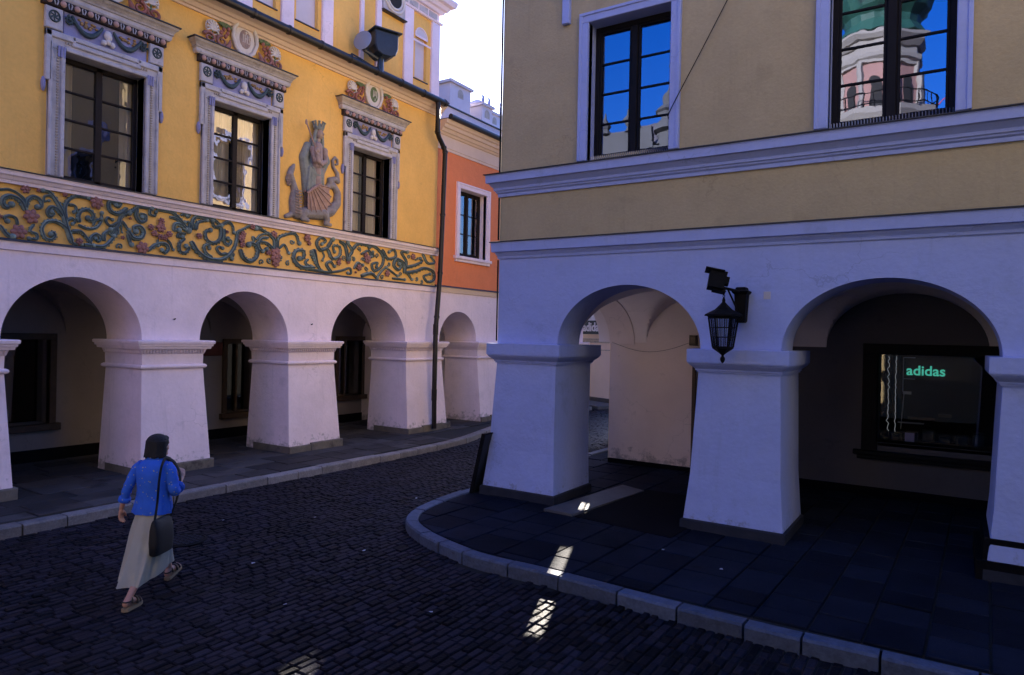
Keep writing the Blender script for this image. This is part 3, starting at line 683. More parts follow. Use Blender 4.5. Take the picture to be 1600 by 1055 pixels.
    for sgn in (-1,1):
        sc.mark(); P=[]
        for k in range(20):
            t=k/19; an=PI*.9+ t*PI*2.7*sgn; r_=.13*(1-.75*t); P.append(FL(W+sgn*.78+r_*cos(an),.06,z0+.12+r_*sin(an)*.8))
        sc.tube(P,[.035*(1-.5*k/19) for k in range(20)],6)
        P=[]
        for k in range(18):
            t=k/17; an=PI*.5-t*PI*2.3*sgn; r_=.12*(1-.7*t); P.append(FL(W+sgn*.52+r_*cos(an),.07,z0+.13+r_*sin(an)*.9))
        sc.tube(P,[.036*(1-.5*k/17) for k in range(18)],6)
        sc.tube([FL(W+sgn*.42,.05,z0+.02),FL(W+sgn*.36,.08,z0+.12),FL(W+sgn*.33,.05,z0+.22)],[.05,.04,.015],6)
    parts('scroll',sc,'pink' if pink else 'red',sr,smooth=60)
    fr=MB()
    for sgn in (-1,1):
        fr.mark()
        for (du,dz) in ((.50,.36),(.42,.31),(.46,.24),(.55,.29),(.40,.40)): fr.ell(FL(W+sgn*du,.09,z0+dz),(.04,.038,.045),8,6)
    parts('fruit_cluster',fr,'red',sr,smooth=60)
    lv=MB()
    for sgn in (-1,1):
        lv.mark()
        for k in range(7):
            t=.3+k*.38; lv.tube([FL(W+sgn*.46,.05,z0+.42),FL(W+sgn*(.46-.10*cos(t)),.08,z0+.42+.06*sin(t)+.01),FL(W+sgn*(.46-.19*cos(t)),.05,z0+.42+.10*sin(t))],[.012,.032,.006],6)
        lv.tube([FL(W+sgn*.72,.05,z0+.13),FL(W+sgn*.72,.06,z0+.26)],[.02,.015],6)
    parts('leaf_spray',lv,'grn',sr,smooth=60)
    ct=MB(); 
    ct.ell(FL(W,.0,z0+.36),(.07,.28,.36),20,12); 
    for sgn in (-1,1):
        ct.tube([FL(W+sgn*.05,.06,z0+.72),FL(W+sgn*.16,.07,z0+.66),FL(W+sgn*.26,.06,z0+.5),FL(W+sgn*.28,.06,z0+.34),FL(W+sgn*.2,.06,z0+.14),FL(W+sgn*.1,.06,z0+.06),FL(W+sgn*.14,.06,z0+.0)],[.03,.045,.04,.035,.035,.035,.04],8)
    ct.ell(FL(W,.06,z0+.74),(.05,.09,.06),8,6); ct.ell(FL(W-.1,.05,z0+.73),(.04,.06,.04),8,6); ct.ell(FL(W+.1,.05,z0+.73),(.04,.06,.04),8,6); ct.ell(FL(W,.06,z0+.03),(.04,.08,.05),8,6)
    cart=link('cartouche',ct,'shell',sr,smooth=60)
    cb=MB(); cb.ell(FL(W,.02,z0+.36),(.075,.16,.22),20,12); link('field',cb,'grn' if not pink else 'robe',cart,smooth=60)
    if pink:
        sg=[[(-.07,.44),(-.07,.28)],[(-.03,.44),(-.03,.28)],[(.02,.44),(.02,.28)],[(-.03,.36),(.02,.36)],[(.09,.43),(.055,.43),(.06,.37),(.09,.34),(.085,.29),(.05,.28)],[(0,.44),(0,.51)],[(-.025,.485),(.025,.485)]]
    else:
        sg=[[(-.06,.28),(-.05,.45),(0,.33),(.05,.45),(.06,.28)],[(-.04,.30),(0,.44),(.04,.30)],[(0,.26),(0,.2)]]
    mg=MB()
    for st in sg:
        P=[FL(W+u,.075+.02*math.sqrt(max(0,1-(u/.16)**2-((z-.36)/.22)**2)),z0+z) for u,z in st]; mg.tube(P,.009,5)
    link('monogram',mg,'shell',cart)
    # frame + panes
    fr=MB(); v=-.2
    for (p,q,e,f) in [(a,a+.075,c,d),(b-.075,b,c,d),(a,b,d-.08,d),(a,b,c,c+.09),(W-.055,W+.055,c,d)]: fr.bbox(FL,p,q,v-.06,v,e,f,.008)
    for k in (1,2,3):
        z=c+.09+(d-.08-c-.09)*k/4; fr.bbox(FL,a+.07,W-.05,v-.05,v-.01,z-.018,z+.018,.006); fr.bbox(FL,W+.05,b-.07,v-.05,v-.01,z-.018,z+.018,.006)
    wn=link('window_frame',fr,'wood',yh)
    g=MB()
    for k in range(4):
        z1=c+.09+(d-.08-c-.09)*k/4;z2=c+.09+(d-.08-c-.09)*(k+1)/4
        for (p,q) in ((a+.075,W-.055),(W+.055,b-.075)):
            tl=random.uniform(-.004,.004);t2=random.uniform(-.003,.003)
            g.add([FL(p,v-.035+tl,z1),FL(q,v-.035-tl,z1),FL(q,v-.035-tl+t2,z2),FL(p,v-.035+tl+t2,z2)],[(0,1,2,3)])
    link('pane',g,'glassL',wn)
    if curt:
        cu=MB()
        for (u0_,u1_,vv) in curt:
            n=40; r0=[];r1=[]
            for k in range(n+1):
                u=u0_+(u1_-u0_)*k/n; w=vv+.025*sin(k*1.3)+.012*sin(k*3.1); r0.append(FL(W+u,w,c));r1.append(FL(W+u,w*1.0,d))
            cu.add(r0+r1,[(k,k+1,n+2+k,n+1+k) for k in range(n)])
        link('curtain',cu,'curt',wn,smooth=80)
lwin(.5,None,False)
lwin(W1,[(-.64,-.38,-.32),(.4,.64,-.32)],False)
lwin(W2,[(-.64,-.06,-.33),(.02,.64,-.33)],True)
lwin(W3,[(-.64,-.1,-.33),(.1,.5,-.33)],False)
#@@FRIEZE
# ---- frieze strokes traced as carved scrolls: (origin x,y, scale, strokes)
def bp(x,y):
    dx=x-800;dy=-(y-527.5);c,s=cos(ROLL),sin(ROLL);a=(dx*c-dy*s)/CF;b=(dx*s+dy*c)/CF
    r=fwd+rt*a+up*b; t=(XL+.02)/r.x; return r.y*t,CH+r.z*t
CR=[((0,260,7.535),
 [([(850,900),(790,720),(740,540),(650,380),(560,280),(500,250)],26,14),([(780,640),(765,500),(810,400),(900,355),(1040,375)],24,12),
  ([(740,590),(680,505),(610,475),(560,530),(590,590),(640,560),(610,535)],18,13),([(655,380),(590,345),(530,355),(530,410),(575,405)],13,9),
  ([(830,780),(740,690),(640,645),(545,660),(498,740),(530,835),(600,862),(650,825),(630,775),(595,800)],20,14),
  ([(790,650),(850,610),(890,650),(855,680)],15,11),([(815,450),(880,460),(905,510),(870,540)],15,11),
  ([(940,660),(928,580),(970,520),(1050,515),(1105,580),(1080,640),(1035,610)],20,16),([(930,690),(1040,735),(1140,720),(1200,640),(1200,550)],16,12),([(1100,700),(1130,640),(1190,620)],12,12),
  ([(850,770),(950,765),(1030,850),(1100,950)],20,14),([(835,830),(870,915),(960,955)],18,12),([(1070,920),(1075,840),(1140,795),(1195,840),(1165,885),(1125,850)],16,12),
  ([(1000,950),(1120,965),(1250,930),(1330,850),(1390,770),(1340,735),(1300,780),(1340,820)],20,14),([(1235,880),(1225,800),(1300,745)],18,14),
  ([(1330,800),(1400,680),(1430,590),(1520,550)],20,16),([(1395,660),(1310,700),(1255,650),(1275,600),(1325,630)],15,10),
  ([(1500,490),(1400,560),(1300,520),(1285,430),(1350,395),(1430,430),(1400,480),(1365,455)],20,12),
  ([(0,275),(110,270),(210,315),(290,390),(305,500)],14,12),([(300,520),(240,400),(130,345),(45,370),(30,440),(80,485),(135,450)],22,18),
  ([(310,500),(330,395),(410,355),(490,410),(490,480),(440,480)],20,16),([(0,690),(80,800),(150,850)],20,18),([(215,690),(190,610),(120,580),(60,600),(85,645)],15,15),
  ([(405,680),(360,760),(440,800),(430,870),(340,885)],16,12),([(1430,640),(1440,780)],12,6),([(1440,640),(1520,750)],16,12)],
 [(300,255,55),(455,272,26),(765,335,30),(1140,430,80),(370,590,90),(220,770,90),(935,885,45),(1445,840,25),(0,590,28)]),
 ((200,300,7.27),
 [([(0,440),(60,520),(150,525),(185,455),(140,390),(75,400),(90,450)],22,16),([(0,240),(60,215),(120,170),(200,160),(270,190)],18,14),([(110,190),(95,270),(140,340),(205,325),(205,265),(155,250),(160,285)],18,11),([(255,180),(255,250),(310,272),(320,230)],15,10),
  ([(330,190),(430,200),(520,240),(600,320),(690,440)],14,18),([(480,285),(560,310),(660,420)],16,13),([(610,270),(650,235),(710,250),(690,290),(665,270)],12,9),
  ([(690,460),(610,375),(540,365),(528,430),(580,435)],18,14),([(660,480),(590,470),(570,510),(620,510)],14,12),([(700,440),(700,350),(645,345)],14,10),([(730,430),(740,320),(800,270),(900,275),(1000,325),(1060,385)],16,13),([(770,430),(800,350),(900,325)],22,10),
  ([(650,530),(590,590),(595,670),(655,692),(695,640),(660,615)],16,13),([(720,560),(790,670),(900,750),(1020,775),(1130,735),(1210,640),(1240,540),(1250,460),(1320,420),(1390,385),(1500,400),(1570,470)],22,10),
  ([(1060,385),(990,395),(960,330)],16,12),([(1060,385),(1140,340),(1195,390),(1205,465)],16,10),([(1060,400),(1065,480),(1040,550),(970,580),(900,540),(885,460),(935,435)],19,13),([(1100,420),(1095,560),(1145,605),(1175,560),(1135,530)],16,12),
  ([(960,745),(890,690),(870,620),(915,600),(925,640)],16,11),([(1130,700),(1060,705),(1015,650),(1040,620),(1075,640)],15,10),
  ([(1280,650),(1310,740),(1390,790),(1465,740),(1470,640),(1420,580),(1370,600)],20,16),([(1440,565),(1425,510),(1460,540),(1510,490),(1590,470)],12,10),([(1600,520),(1520,530),(1490,600),(1530,670),(1575,650)],15,12),
  ([(0,480),(40,600)],18,14),([(230,670),(320,600),(420,585),(465,640),(430,695),(385,660)],18,12),([(450,540),(490,590),(515,660)],13,8),([(345,540),(340,610)],10,10),([(1200,700),(1180,760)],20,12)],
 [(375,405,60),(260,400,38),(300,470,38),(365,510,36),(420,520,36),(470,480,40),(380,330,40),(165,635,75),(810,500,38),(1290,530,50),(1310,480,40),(1300,600,36),(1415,395,36),(1125,455,22),(1595,690,35),(25,300,18)]),
 ((400,330,5.333),
 [([(160,330),(150,230),(60,160),(0,145)],12,9),([(150,320),(90,265),(20,260),(8,310),(55,335)],12,8),([(180,310),(190,230),(240,200),(330,190),(362,270)],11,9),([(200,310),(240,280),(275,350)],9,7),([(170,320),(180,240)],9,7),
  ([(490,470),(380,465),(318,400),(335,335),(395,330),(400,385),(360,395)],14,10),([(440,400),(415,430),(455,465)],9,10),([(470,320),(490,380),(510,440),(545,495)],24,7),([(560,340),(572,375),(555,412)],6,5),
  ([(600,305),(540,325),(508,265),(545,220),(585,250),(550,275)],12,7),([(600,315),(640,395),(700,370),(700,300),(650,290),(655,340)],12,7),([(600,305),(640,235)],14,10),
  ([(420,480),(540,500),(620,510),(720,495),(785,475),(795,520),(765,515)],10,7),([(630,505),(590,445),(625,420),(655,460)],11,7),([(700,250),(745,290),(770,400)],11,12),([(770,390),(805,330),(765,265)],11,9),([(800,330),(850,275),(930,265),(945,300)],12,8),
  ([(900,270),(1000,300),(1062,380),(1050,460),(990,500),(968,445),(1015,430),(1005,465)],11,7),([(940,320),(985,380),(975,340)],8,6),([(1055,320),(1100,395),(1165,380),(1155,325),(1110,340)],11,7),([(1010,555),(1050,500),(1085,470)],9,7),([(880,540),(960,520),(1010,555)],14,8),
  ([(880,360),(940,330),(960,380)],9,7),([(820,480),(850,430),(890,450)],9,7),([(1240,520),(1235,440),(1175,400),(1150,450),(1190,490),(1215,450),(1190,440)],13,8),([(1240,510),(1255,420),(1215,345),(1260,340)],10,8),([(1250,470),(1330,450),(1385,420),(1370,395)],11,7),
  ([(1250,515),(1340,500),(1400,475),(1475,500),(1485,570),(1435,590),(1400,545),(1450,525)],12,7),([(1390,350),(1430,430),(1490,430),(1460,380)],10,6),([(1260,510),(1300,570)],10,6),([(1140,560),(1240,570)],9,6),([(1330,410),(1350,395)],7,5),([(1100,480),(1180,540)],9,6)],
 [(150,195,34),(165,385,54),(165,345,50),(165,430,40),(430,225,36),(445,270,20),(690,430,26),(700,400,16),(930,400,40),(915,365,24),(860,470,30),(1095,520,30),(1310,380,28),(830,510,10),(770,420,22)])]
fg=MB(); fp=MB(); fb=MB()
for (ox,oy,sc),strokes,fl in CR:
    for pts,w0,w1 in strokes:
        P=[]
        for q in cr([(x,y,0) for x,y in pts],5):
            u,z=bp(ox+q.x/sc,oy+q.y/sc); P.append((u,min(max(z,4.1),4.88)))
        # radius in metres
        u0,z0=bp(ox+pts[0][0]/sc,oy+pts[0][1]/sc); u1,z1=bp(ox+pts[0][0]/sc,oy+(pts[0][1]+10)/sc); k=abs(z1-z0)/10
        n=len(P); R_=[k*(w0+(w1-w0)*i/(n-1))*1.32 for i in range(n)]; R_[0]*=.7; R_[-1]*=1.25
        fg.tube([FL(u,.0,z) for u,z in P],R_,8,squash=(1,0,0),flat=1.25)
        fg.ell(FL(P[-1][0],.02,P[-1][1]),(R_[-1]*1.25,R_[-1]*1.35,R_[-1]*1.35),8,6)
        if max(w0,w1)>=(16 if sc>6 else 11):
            sd_=1 if (len(pts)*7+int(pts[0][0]))%2 else -1
            for i in range(3,n-2,2):
                tu=P[i+1][0]-P[i-1][0]; tz=P[i+1][1]-P[i-1][1]; L_=math.hypot(tu,tz) or 1
                fg.ell(FL(P[i][0]-sd_*tz/L_*R_[i]*.95,.01,P[i][1]+sd_*tu/L_*R_[i]*.95),(R_[i]*.7,R_[i]*.5,R_[i]*.5),6,4)
        # raised rib along the scroll
        fb.tube([FL(u,.0+R_[i]*1.2,z) for i,(u,z) in enumerate(P)],[r*.33 for r in R_],5)
    for x,y,r in fl:
        u,z=bp(ox+x/sc,oy+y/sc); u1,z1=bp(ox+x/sc,oy+(y+10)/sc); k=abs(z1-z)/10*r
        z=min(max(z,4.1+k*.4),4.88-k*.4)
        fp.mark(); npet=5 if k<.05 else 6; a0=random.uniform(0,2)
        for j in range(npet):
            t=a0+2*PI*j/npet; rr=Matrix.Rotation(t,3,'X')
            fp.ell(FL(u+k*.55*cos(t),.025,z+k*.55*sin(t)),(.03,k*.48,k*.36),8,5,rot=rr)
        fp.ell(FL(u,.04,z),(.035,k*.35,k*.35),8,6)
random.seed(21); occ=[]
for (ox,oy,sc),strokes,fl in CR:
    for pts,w0,w1 in strokes:
        for q in cr([(x,y,0) for x,y in pts],3): occ.append(bp(ox+q.x/sc,oy+q.y/sc))
    for x,y,r in fl: occ.append(bp(ox+x/sc,oy+y/sc))
cnt=0
for _ in range(6000):
    u=random.uniform(4.0,14.8); z=random.uniform(4.13,4.85)
    if min((u-a)**2+(z-b)**2 for a,b in occ)<.021*(1 if u<11 else .75): continue
    sg_=random.choice((-1,1)); a0=random.uniform(0,6.28); R0=.062; P=[]
    for k in range(13):
        t=k/12; a=a0+sg_*t*6.5; r=R0*(1-.78*t); P.append((u+r*cos(a),z+r*sin(a)))
    fg.tube([FL(a,.0,min(max(b,4.08),4.89)) for a,b in P],[.016*(1-.3*k/12) for k in range(13)],6,squash=(1,0,0),flat=1.2); occ+=P[::3]; cnt+=1
    fg.ell(FL(P[-1][0],.02,P[-1][1]),(.02,.022,.022),6,4)
link('frieze_scrolls',fg,'leaf',yh,smooth=60); link('scroll_ribs',fb,'leafd',yh,smooth=60); parts('frieze_flower',fp,'pink',yh,smooth=60)
# ---- relief statue
rl=MB()
def cap(mb,a,b,r0,r1,n=10,fl=1):
    a=Vector(a);b=Vector(b); P=[a+(b-a)*k/4 for k in range(5)]; mb.tube(P,[r0+(r1-r0)*k/4 for k in range(5)],n); mb.ell(a,(r0,)*3,8,6); mb.ell(b,(r1,)*3,8,6)
st=MB(); uc=10.52
# cloak outline
for (u0,z0,u1,z1,r0,r1) in [(10.33,6.83,10.22,6.55,.10,.11),(10.22,6.55,10.32,6.1,.11,.13),(10.32,6.1,10.36,5.85,.14,.15),(10.75,6.83,10.86,6.6,.09,.10),(10.86,6.6,10.74,6.3,.09,.07),(10.42,6.3,10.40,5.82,.16,.14),(10.6,6.3,10.66,5.86,.14,.09),(10.52,6.95,10.52,6.2,.14,.2)]:
    cap(st,FL(u0,.02,z0),FL(u1,.02,z1),r0,r1)
for k in range(6):
    u=10.3+.07*k; cap(st,FL(u,.15,6.35),FL(u+.02*(k-2),.14,5.82),.028,.036)
relief=remesh('crowned_woman_relief',st,'cloak',yh,.014,1); relief['label']='grey green cloaked figure of a crowned woman standing on a dragon'
bd=MB(); 
cap(bd,FL(10.52,.12,6.85),FL(10.50,.14,6.45),.12,.13); cap(bd,FL(10.5,.12,6.45),FL(10.55,.1,5.9),.11,.10)
cap(bd,FL(10.36,.16,6.75),FL(10.38,.22,6.5),.07,.06); cap(bd,FL(10.72,.14,6.8),FL(10.72,.17,6.55),.07,.055); cap(bd,FL(10.72,.17,6.55),FL(10.56,.24,6.47),.055,.045); cap(bd,FL(10.38,.22,6.5),FL(10.5,.26,6.45),.055,.04)
for k in range(5): cap(bd,FL(10.6+.03*k,.13,6.4),FL(10.62+.025*k,.1,5.9),.018,.024)
remesh('robe',bd,'robe',relief,.012,1)
hd=MB(); hd.ell(FL(10.56,.14,7.13),(.1,.085,.12),12,10); hd.ell(FL(10.585,.235,7.12),(.03,.018,.03),8,6); cap(hd,FL(10.55,.12,7.02),FL(10.54,.1,6.9),.055,.06); hd.ell(FL(10.40,.25,6.72),(.07,.065,.075),10,8)
for u in (10.545,10.61): hd.ell(FL(u,.215,7.15),(.012,.018,.01),6,4)
hd.ell(FL(10.58,.222,7.065),(.012,.025,.01),6,4)
remesh('faces',hd,'face',relief,.008,1)
ch=MB(); cap(ch,FL(10.40,.26,6.62),FL(10.42,.27,6.5),.065,.06); cap(ch,FL(10.42,.28,6.5),FL(10.52,.3,6.42),.04,.03); cap(ch,FL(10.38,.3,6.62),FL(10.31,.3,6.7),.025,.02)
remesh('child',ch,'robe',relief,.01,1)
hr=MB(); 
for sgn in (-1,1): hr.tube([FL(10.55+sgn*.06,.12,7.24),FL(10.55+sgn*.105,.12,7.1),FL(10.54+sgn*.12,.12,6.92),FL(10.54+sgn*.14,.12,6.78)],[.04,.04,.045,.03],8)
link('hair',hr,'cloak',relief,smooth=60)
cw=MB(); 
for z,r_ in ((7.24,.1),(7.27,.11)): cw.tube([FL(10.55+r_*cos(2*PI*k/20),.12+r_*.8*sin(2*PI*k/20),z) for k in range(21)],.018,6)
for k in range(9):
    t=2*PI*k/9; cw.tube([FL(10.55+.105*cos(t),.12+.085*sin(t),7.27),FL(10.55+.13*cos(t),.12+.11*sin(t),7.37),FL(10.55+.15*cos(t),.12+.13*sin(t),7.40)],[.025,.022,.03],6)
link('crown',cw,'cloak',relief,smooth=60)
sp=MB(); sp.tube([FL(10.18,.16,7.28),FL(10.28,.2,7.02),FL(10.46,.24,6.62)],.014,6); sp.ell(FL(10.17,.16,7.3),(.02,.03,.06),8,6); link('sceptre',sp,'wing',relief)
dg=MB()
def chain(mb,pts,v=.03,fl=1.0):
    for (a,b) in zip(pts,pts[1:]): cap(mb,FL(a[0],v,a[1]),FL(b[0],v,b[1]),a[2],b[2])
chain(dg,[(10.0,5.32,.12),(9.98,5.55,.12),(10.0,5.78,.09),(9.93,5.98,.07),(9.86,6.12,.075),(9.92,6.25,.06),(9.97,6.34,.03)])
chain(dg,[(9.86,6.12,.06),(9.80,6.0,.05),(9.84,5.88,.03)])
chain(dg,[(10.05,5.3,.13),(10.35,5.36,.14),(10.7,5.4,.15),(11.0,5.5,.13),(11.2,5.7,.10),(11.22,5.95,.085),(11.1,6.1,.075),(10.95,6.08,.065),(10.85,5.95,.06),(10.9,5.82,.05)])
chain(dg,[(11.0,6.08,.08),(10.98,6.2,.075),(11.12,6.26,.06),(11.23,6.22,.055),(11.2,6.4,.05),(11.08,6.52,.042),(11.05,6.66,.036),(11.12,6.76,.032),(11.2,6.72,.03),(11.21,6.62,.028),(11.15,6.6,.025)])
chain(dg,[(10.2,5.35,.09),(10.15,5.2,.06),(10.3,5.18,.045)],v=.12); chain(dg,[(10.75,5.4,.1),(10.85,5.27,.07),(10.8,5.18,.05),(10.95,5.17,.04)],v=.12); chain(dg,[(9.9,5.25,.06),(9.78,5.2,.05)])
dr=remesh('dragon',dg,'dragon',yh,.013,1); dr['label']='grey winged dragon coiled under the crowned woman'
bs=MB()
for k in range(9): bs.tube([FL(9.93,.15,5.3+k*.06),FL(10.02,.175,5.285+k*.06),FL(10.1,.14,5.3+k*.06)],.016,5)
link('belly_plates',bs,'robe',dr,smooth=60); bs=MB()
for k in range(5): bs.tube([FL(9.77,.05,5.9+k*.045),FL(9.83,.12,5.91+k*.045)],.014,5)
link('crest_plates',bs,'robe',dr,smooth=60)
wg=MB(); hub=(10.36,5.86)
tips=[(10.25,5.42),(10.36,5.38),(10.5,5.38),(10.65,5.42),(10.8,5.48),(10.93,5.62),(10.92,5.8),(10.88,6.0)]
hubs=[(10.22,5.8),(10.26,5.84),(10.3,5.86),(10.34,5.9),(10.38,5.93),(10.42,5.96),(10.46,5.98),(10.5,6.0)]
for i in range(len(tips)-1):
    a,b=tips[i],tips[i+1]; m_=((a[0]+b[0])/2*.93+hub[0]*.07,(a[1]+b[1])/2*.93+hub[1]*.07)
    h0,h1=hubs[i],hubs[i+1]
    f=[FL(h0[0],.2,h0[1]),FL(h1[0],.2,h1[1]),FL(b[0],.16,b[1]),FL(m_[0],.15,m_[1]),FL(a[0],.16,a[1])]
    k=[(x-.12,y,z) for x,y,z in f]; wg.add(f+k,[(0,1,2,3,4),(5,6,7,8,9),(2,3,8,7),(3,4,9,8)])
for a,h in zip(tips,hubs): wg.tube([FL(h[0],.205,h[1]),FL(a[0],.17,a[1])],[.018,.012],6)
wg.tube([FL(10.2,.2,5.75),FL(10.35,.22,5.88),FL(10.55,.22,6.02)],[.03,.035,.03],8)
for k in range(5): wg.tube([FL(10.2+.02*k,.1,5.8+.03*k),FL(10.45,.14,5.86+.03*k),FL(10.62+.01*k,.12,5.93+.03*k)],.018,6)
link('wing',wg,'wing',dr,smooth=50)
# small fixings on arcade wall
fx=MB(); 
for u,z in ((7.33,2.92),(10.55,2.9)): fx.mark(); fx.tube([FL(u,-.01,z),FL(u,.03,z),FL(u+.01,.035,z+.015)],.012,6)
parts('wall_hook',fx,'iron',yh)
# red sign beneath arcade
s=MB(); s.bbox(lambda u,v,z:(-14.88+v,u,z),9.6,10.2,0,.04,2.12,2.44); tag(link('shop_sign',s,'signred'),'small dark red sign board under the second yellow house arch','sign')
#@@ORANGE
# ============================================================ ORANGE HOUSE
oh=thing('orange_house',(-12.2,18,0),'orange plastered house with one arch beyond the black downpipe','house')
XO=-12.2; FO=lambda u,v,z:(XO+v,u,z)
oA=[(16.05,.89,.87),(19.4,1.2,1.0)]
mb=MB(); arcade(mb,FO,14.9,24,ZS,4.1,oA,1.2); link('arcade_wall',mb,'white',oh,smooth=30)
mb=MB(); vault(mb,FO,14.9,24,-1.2,-2.7,ZS,oA,1,.9); link('vault',mb,'whiteB',oh,smooth=30)
pillar(oh,FO,14.9,15.16,1.15,ZS,orn=False); pillar(oh,FO,16.94,18.2,1.15,ZS,orn=False,base=.03); pillar(oh,FO,20.6,24,1.15,ZS,orn=False,base=.03)
mb=MB(); mb.box(FW,-15.4,-14.9,14.9,24,0,4); link('back_wall',mb,'whiteB',oh)
ow=(15.97,17.32,5.02,6.98)
mb=MB(); wall(mb,FO,0,0,14.9,24,4.12,7.95,[ow,(19.5,20.9,5.02,6.98)],0,.3,0,1); link('upper_wall',mb,['orange','white'],oh)
so=lambda v:[(XO+v,14.9),(XO+v,24)]
mb=MB(); mb.sweep(so,[(3.92,-.02),(3.93,.03),(4.07,.05),(4.07,-.02)]); mb.sweep(so,[(7.9,-.02),(7.9,.03),(7.97,.035),(7.98,.05),(8.3,.055),(8.31,.09),(8.36,.12),(8.37,.16),(8.45,.2),(8.46,.25),(8.54,.28),(8.56,.33),(8.66,.36),(8.66,-.02)]); link('cornice',mb,'cream',oh)
mb=MB(); mb.sweep(so,[(4.072,-.02),(4.072,.08),(4.09,.07),(4.12,-.01)]); link('flashing',mb,'dark',oh)
mb=MB(); mb.tube([(XO+.42,14.95,8.72),(XO+.42,24,8.72)],.075,12); mb.box(FO,14.95,24,-1.3,.4,8.668,8.70); link('gutter',mb,'dark',oh,smooth=40)
mb=MB(); mb.box(FW,-20,-13.3,14.9,24,4.1,8.66); mb.box(FW,-20,-15.4,14.9,24,0,4.1); mb.box(FW,-15.4,XO-.31,14.9,24,4.11,4.4);mb.box(FW,-13.3,XO-.31,14.9,24,8.2,8.6); link('house_body',mb,'room',oh)
mb=MB(); mb.box(FW,-13.8,-13.45,16.2,24,8.6,9.83); link('parapet',mb,'pale',oh)
mb=MB(); mb.box(FW,-13.84,-13.41,16.2,24,9.835,9.87); link('parapet_cap',mb,'dark',oh)
def chim(y,w,zt,x,arch=True,pots=0,zb=8.6):
    c=MB(); c.box(FW,x,x+.9,y,y+w,zb,zt-.35); c.box(FW,x-.08,x+.98,y-.08,y+w+.08,zt-.36,zt-.28); c.loft([[(x-.1,y-.1,zt-.279),(x+1,y-.1,zt-.279),(x+1,y+w+.1,zt-.279),(x-.1,y+w+.1,zt-.279)],[(x+.4,y+w/2-.02,zt),(x+.5,y+w/2-.02,zt),(x+.5,y+w/2+.02,zt),(x+.4,y+w/2+.02,zt)]])
    o=link('chimney',c,'pale',oh)
    v=MB(); P=[(y+w/2+.16*cos(PI*k/10),zt-.62+.16*sin(PI*k/10)) for k in range(11)]
    v.add([(x+.904,a,b) for a,b in P]+[(x+.904,P[-1][0],zt-.75),(x+.904,P[0][0],zt-.75)],[tuple(range(13))]); v.box(FW,x+.9-.02,x+.9+.004,y+w/2-.16,y+w/2+.16,zt-.76,zt-.75)
    link('vent',v,'stonecor',o)
    if pots:
        p=MB()
        for k in range(pots):
            yy=y+w*(k+.5)/pots; p.tube([(x+.45,yy,zt-.2),(x+.45,yy,zt+.35)],[.07,.06],8); 
            p.tube([(x+.45,yy,zt+.33),(x+.45,yy-.08,zt+.5)],.03,6); p.tube([(x+.45,yy,zt+.33),(x+.45,yy+.08,zt+.5)],.03,6)
        link('chimney_pots',p,'bluefr',o)
chim(18.35,1.15,11.6,-15.4); chim(19.95,.6,11.25,-15.2); chim(23.6,.9,12.4,-17.5,pots=2,zb=8.0); chim(25.0,.7,12.4,-17.5,pots=2,zb=6.0)
# window
def fwin(parent,F,h,sw_,sm,fmat,gm,prot=.05,rec=.22,rows=4,sill=True,spikes=False,sur=True,mw=.05):
    a,b,c,d=h; W=(a+b)/2
    if sur:
        s=MB()
        for (p,q,e,f) in [(a-sw_,a,c,d),(b,b+sw_,c,d),(a-sw_,b+sw_,d+.001,d+sw_)]: s.bbox(F,p,q,-.1,prot,e,f,.01)
        for (p,q,e,f) in [(a-sw_,a-sw_*.7,c,d+sw_*.7),(b+sw_*.7,b+sw_,c,d+sw_*.7),(a-sw_,b+sw_,d+sw_*.7+.001,d+sw_)]: s.bbox(F,p-.002,q+.002,.0,prot+.018,e,f+.002,.006)
        link('window_surround',s,sm,parent)
    if sill:
        s=MB(); s.bbox(F,a-sw_-.08,b+sw_+.08,-.1,.1,c-.09,c-.003); s.bbox(F,a-sw_-.03,b+sw_+.03,-.1,.06,c-.17,c-.092); link('sill',s,sm,parent)
    fr=MB(); v=-rec
    for (p,q,e,f) in [(a,a+.07,c,d),(b-.07,b,c,d),(a+.07,b-.07,d-.08,d),(a+.07,b-.07,c,c+.1)]: fr.bbox(F,p,q,v-.08,v,e,f,.008)
    fr.bbox(F,W-mw,W+mw,v-.08,v+.015,c+.1,d-.08,.012)
    for (p,q) in ((a+.07,W-mw),(W+mw,b-.07)):
        for (e,f) in ((p,p+.035),(q-.035,q)): fr.bbox(F,e,f,v-.07,v-.012,c+.1,d-.08,.006)
        fr.bbox(F,p,q,v-.07,v-.014,d-.115,d-.08,.006); fr.bbox(F,p,q,v-.07,v-.014,c+.1,c+.14,.006)
        for k in range(1,rows):
            z=c+.14+(d-.115-c-.14)*k/rows; fr.bbox(F,p+.035,q-.035,v-.06,v-.02,z-.015,z+.015,.005)
    wn=link('window_frame',fr,fmat,parent)
    g=MB()
    for (p,q) in ((a+.105,W-mw-.035),(W+mw+.035,b-.105)):
        for k in range(rows):
            z1=c+.14+(d-.115-c-.14)*k/rows; z2=c+.14+(d-.115-c-.14)*(k+1)/rows; t=random.uniform(-.0012,.0012); t2=random.uniform(-.0012,.0012)
            g.add([F(p,v-.04+t,z1),F(q,v-.04-t,z1),F(q,v-.04-t+t2,z2),F(p,v-.04+t+t2,z2)],[(0,1,2,3)])
    link('pane',g,gm,wn)
    if spikes:
        s=MB(); u=a+.02
        while u<b-.02:
            s.tube([F(u,-.12,c+.0),F(u,-.12,c+.09)],.004,4); s.tube([F(u,-.12,c+.0),F(u,-.06,c+.08)],.004,4); u+=.035
        s.box(F,a,b,-.14,-.1,c,c+.012); link('bird_spikes',s,'steel',wn)
    return wn
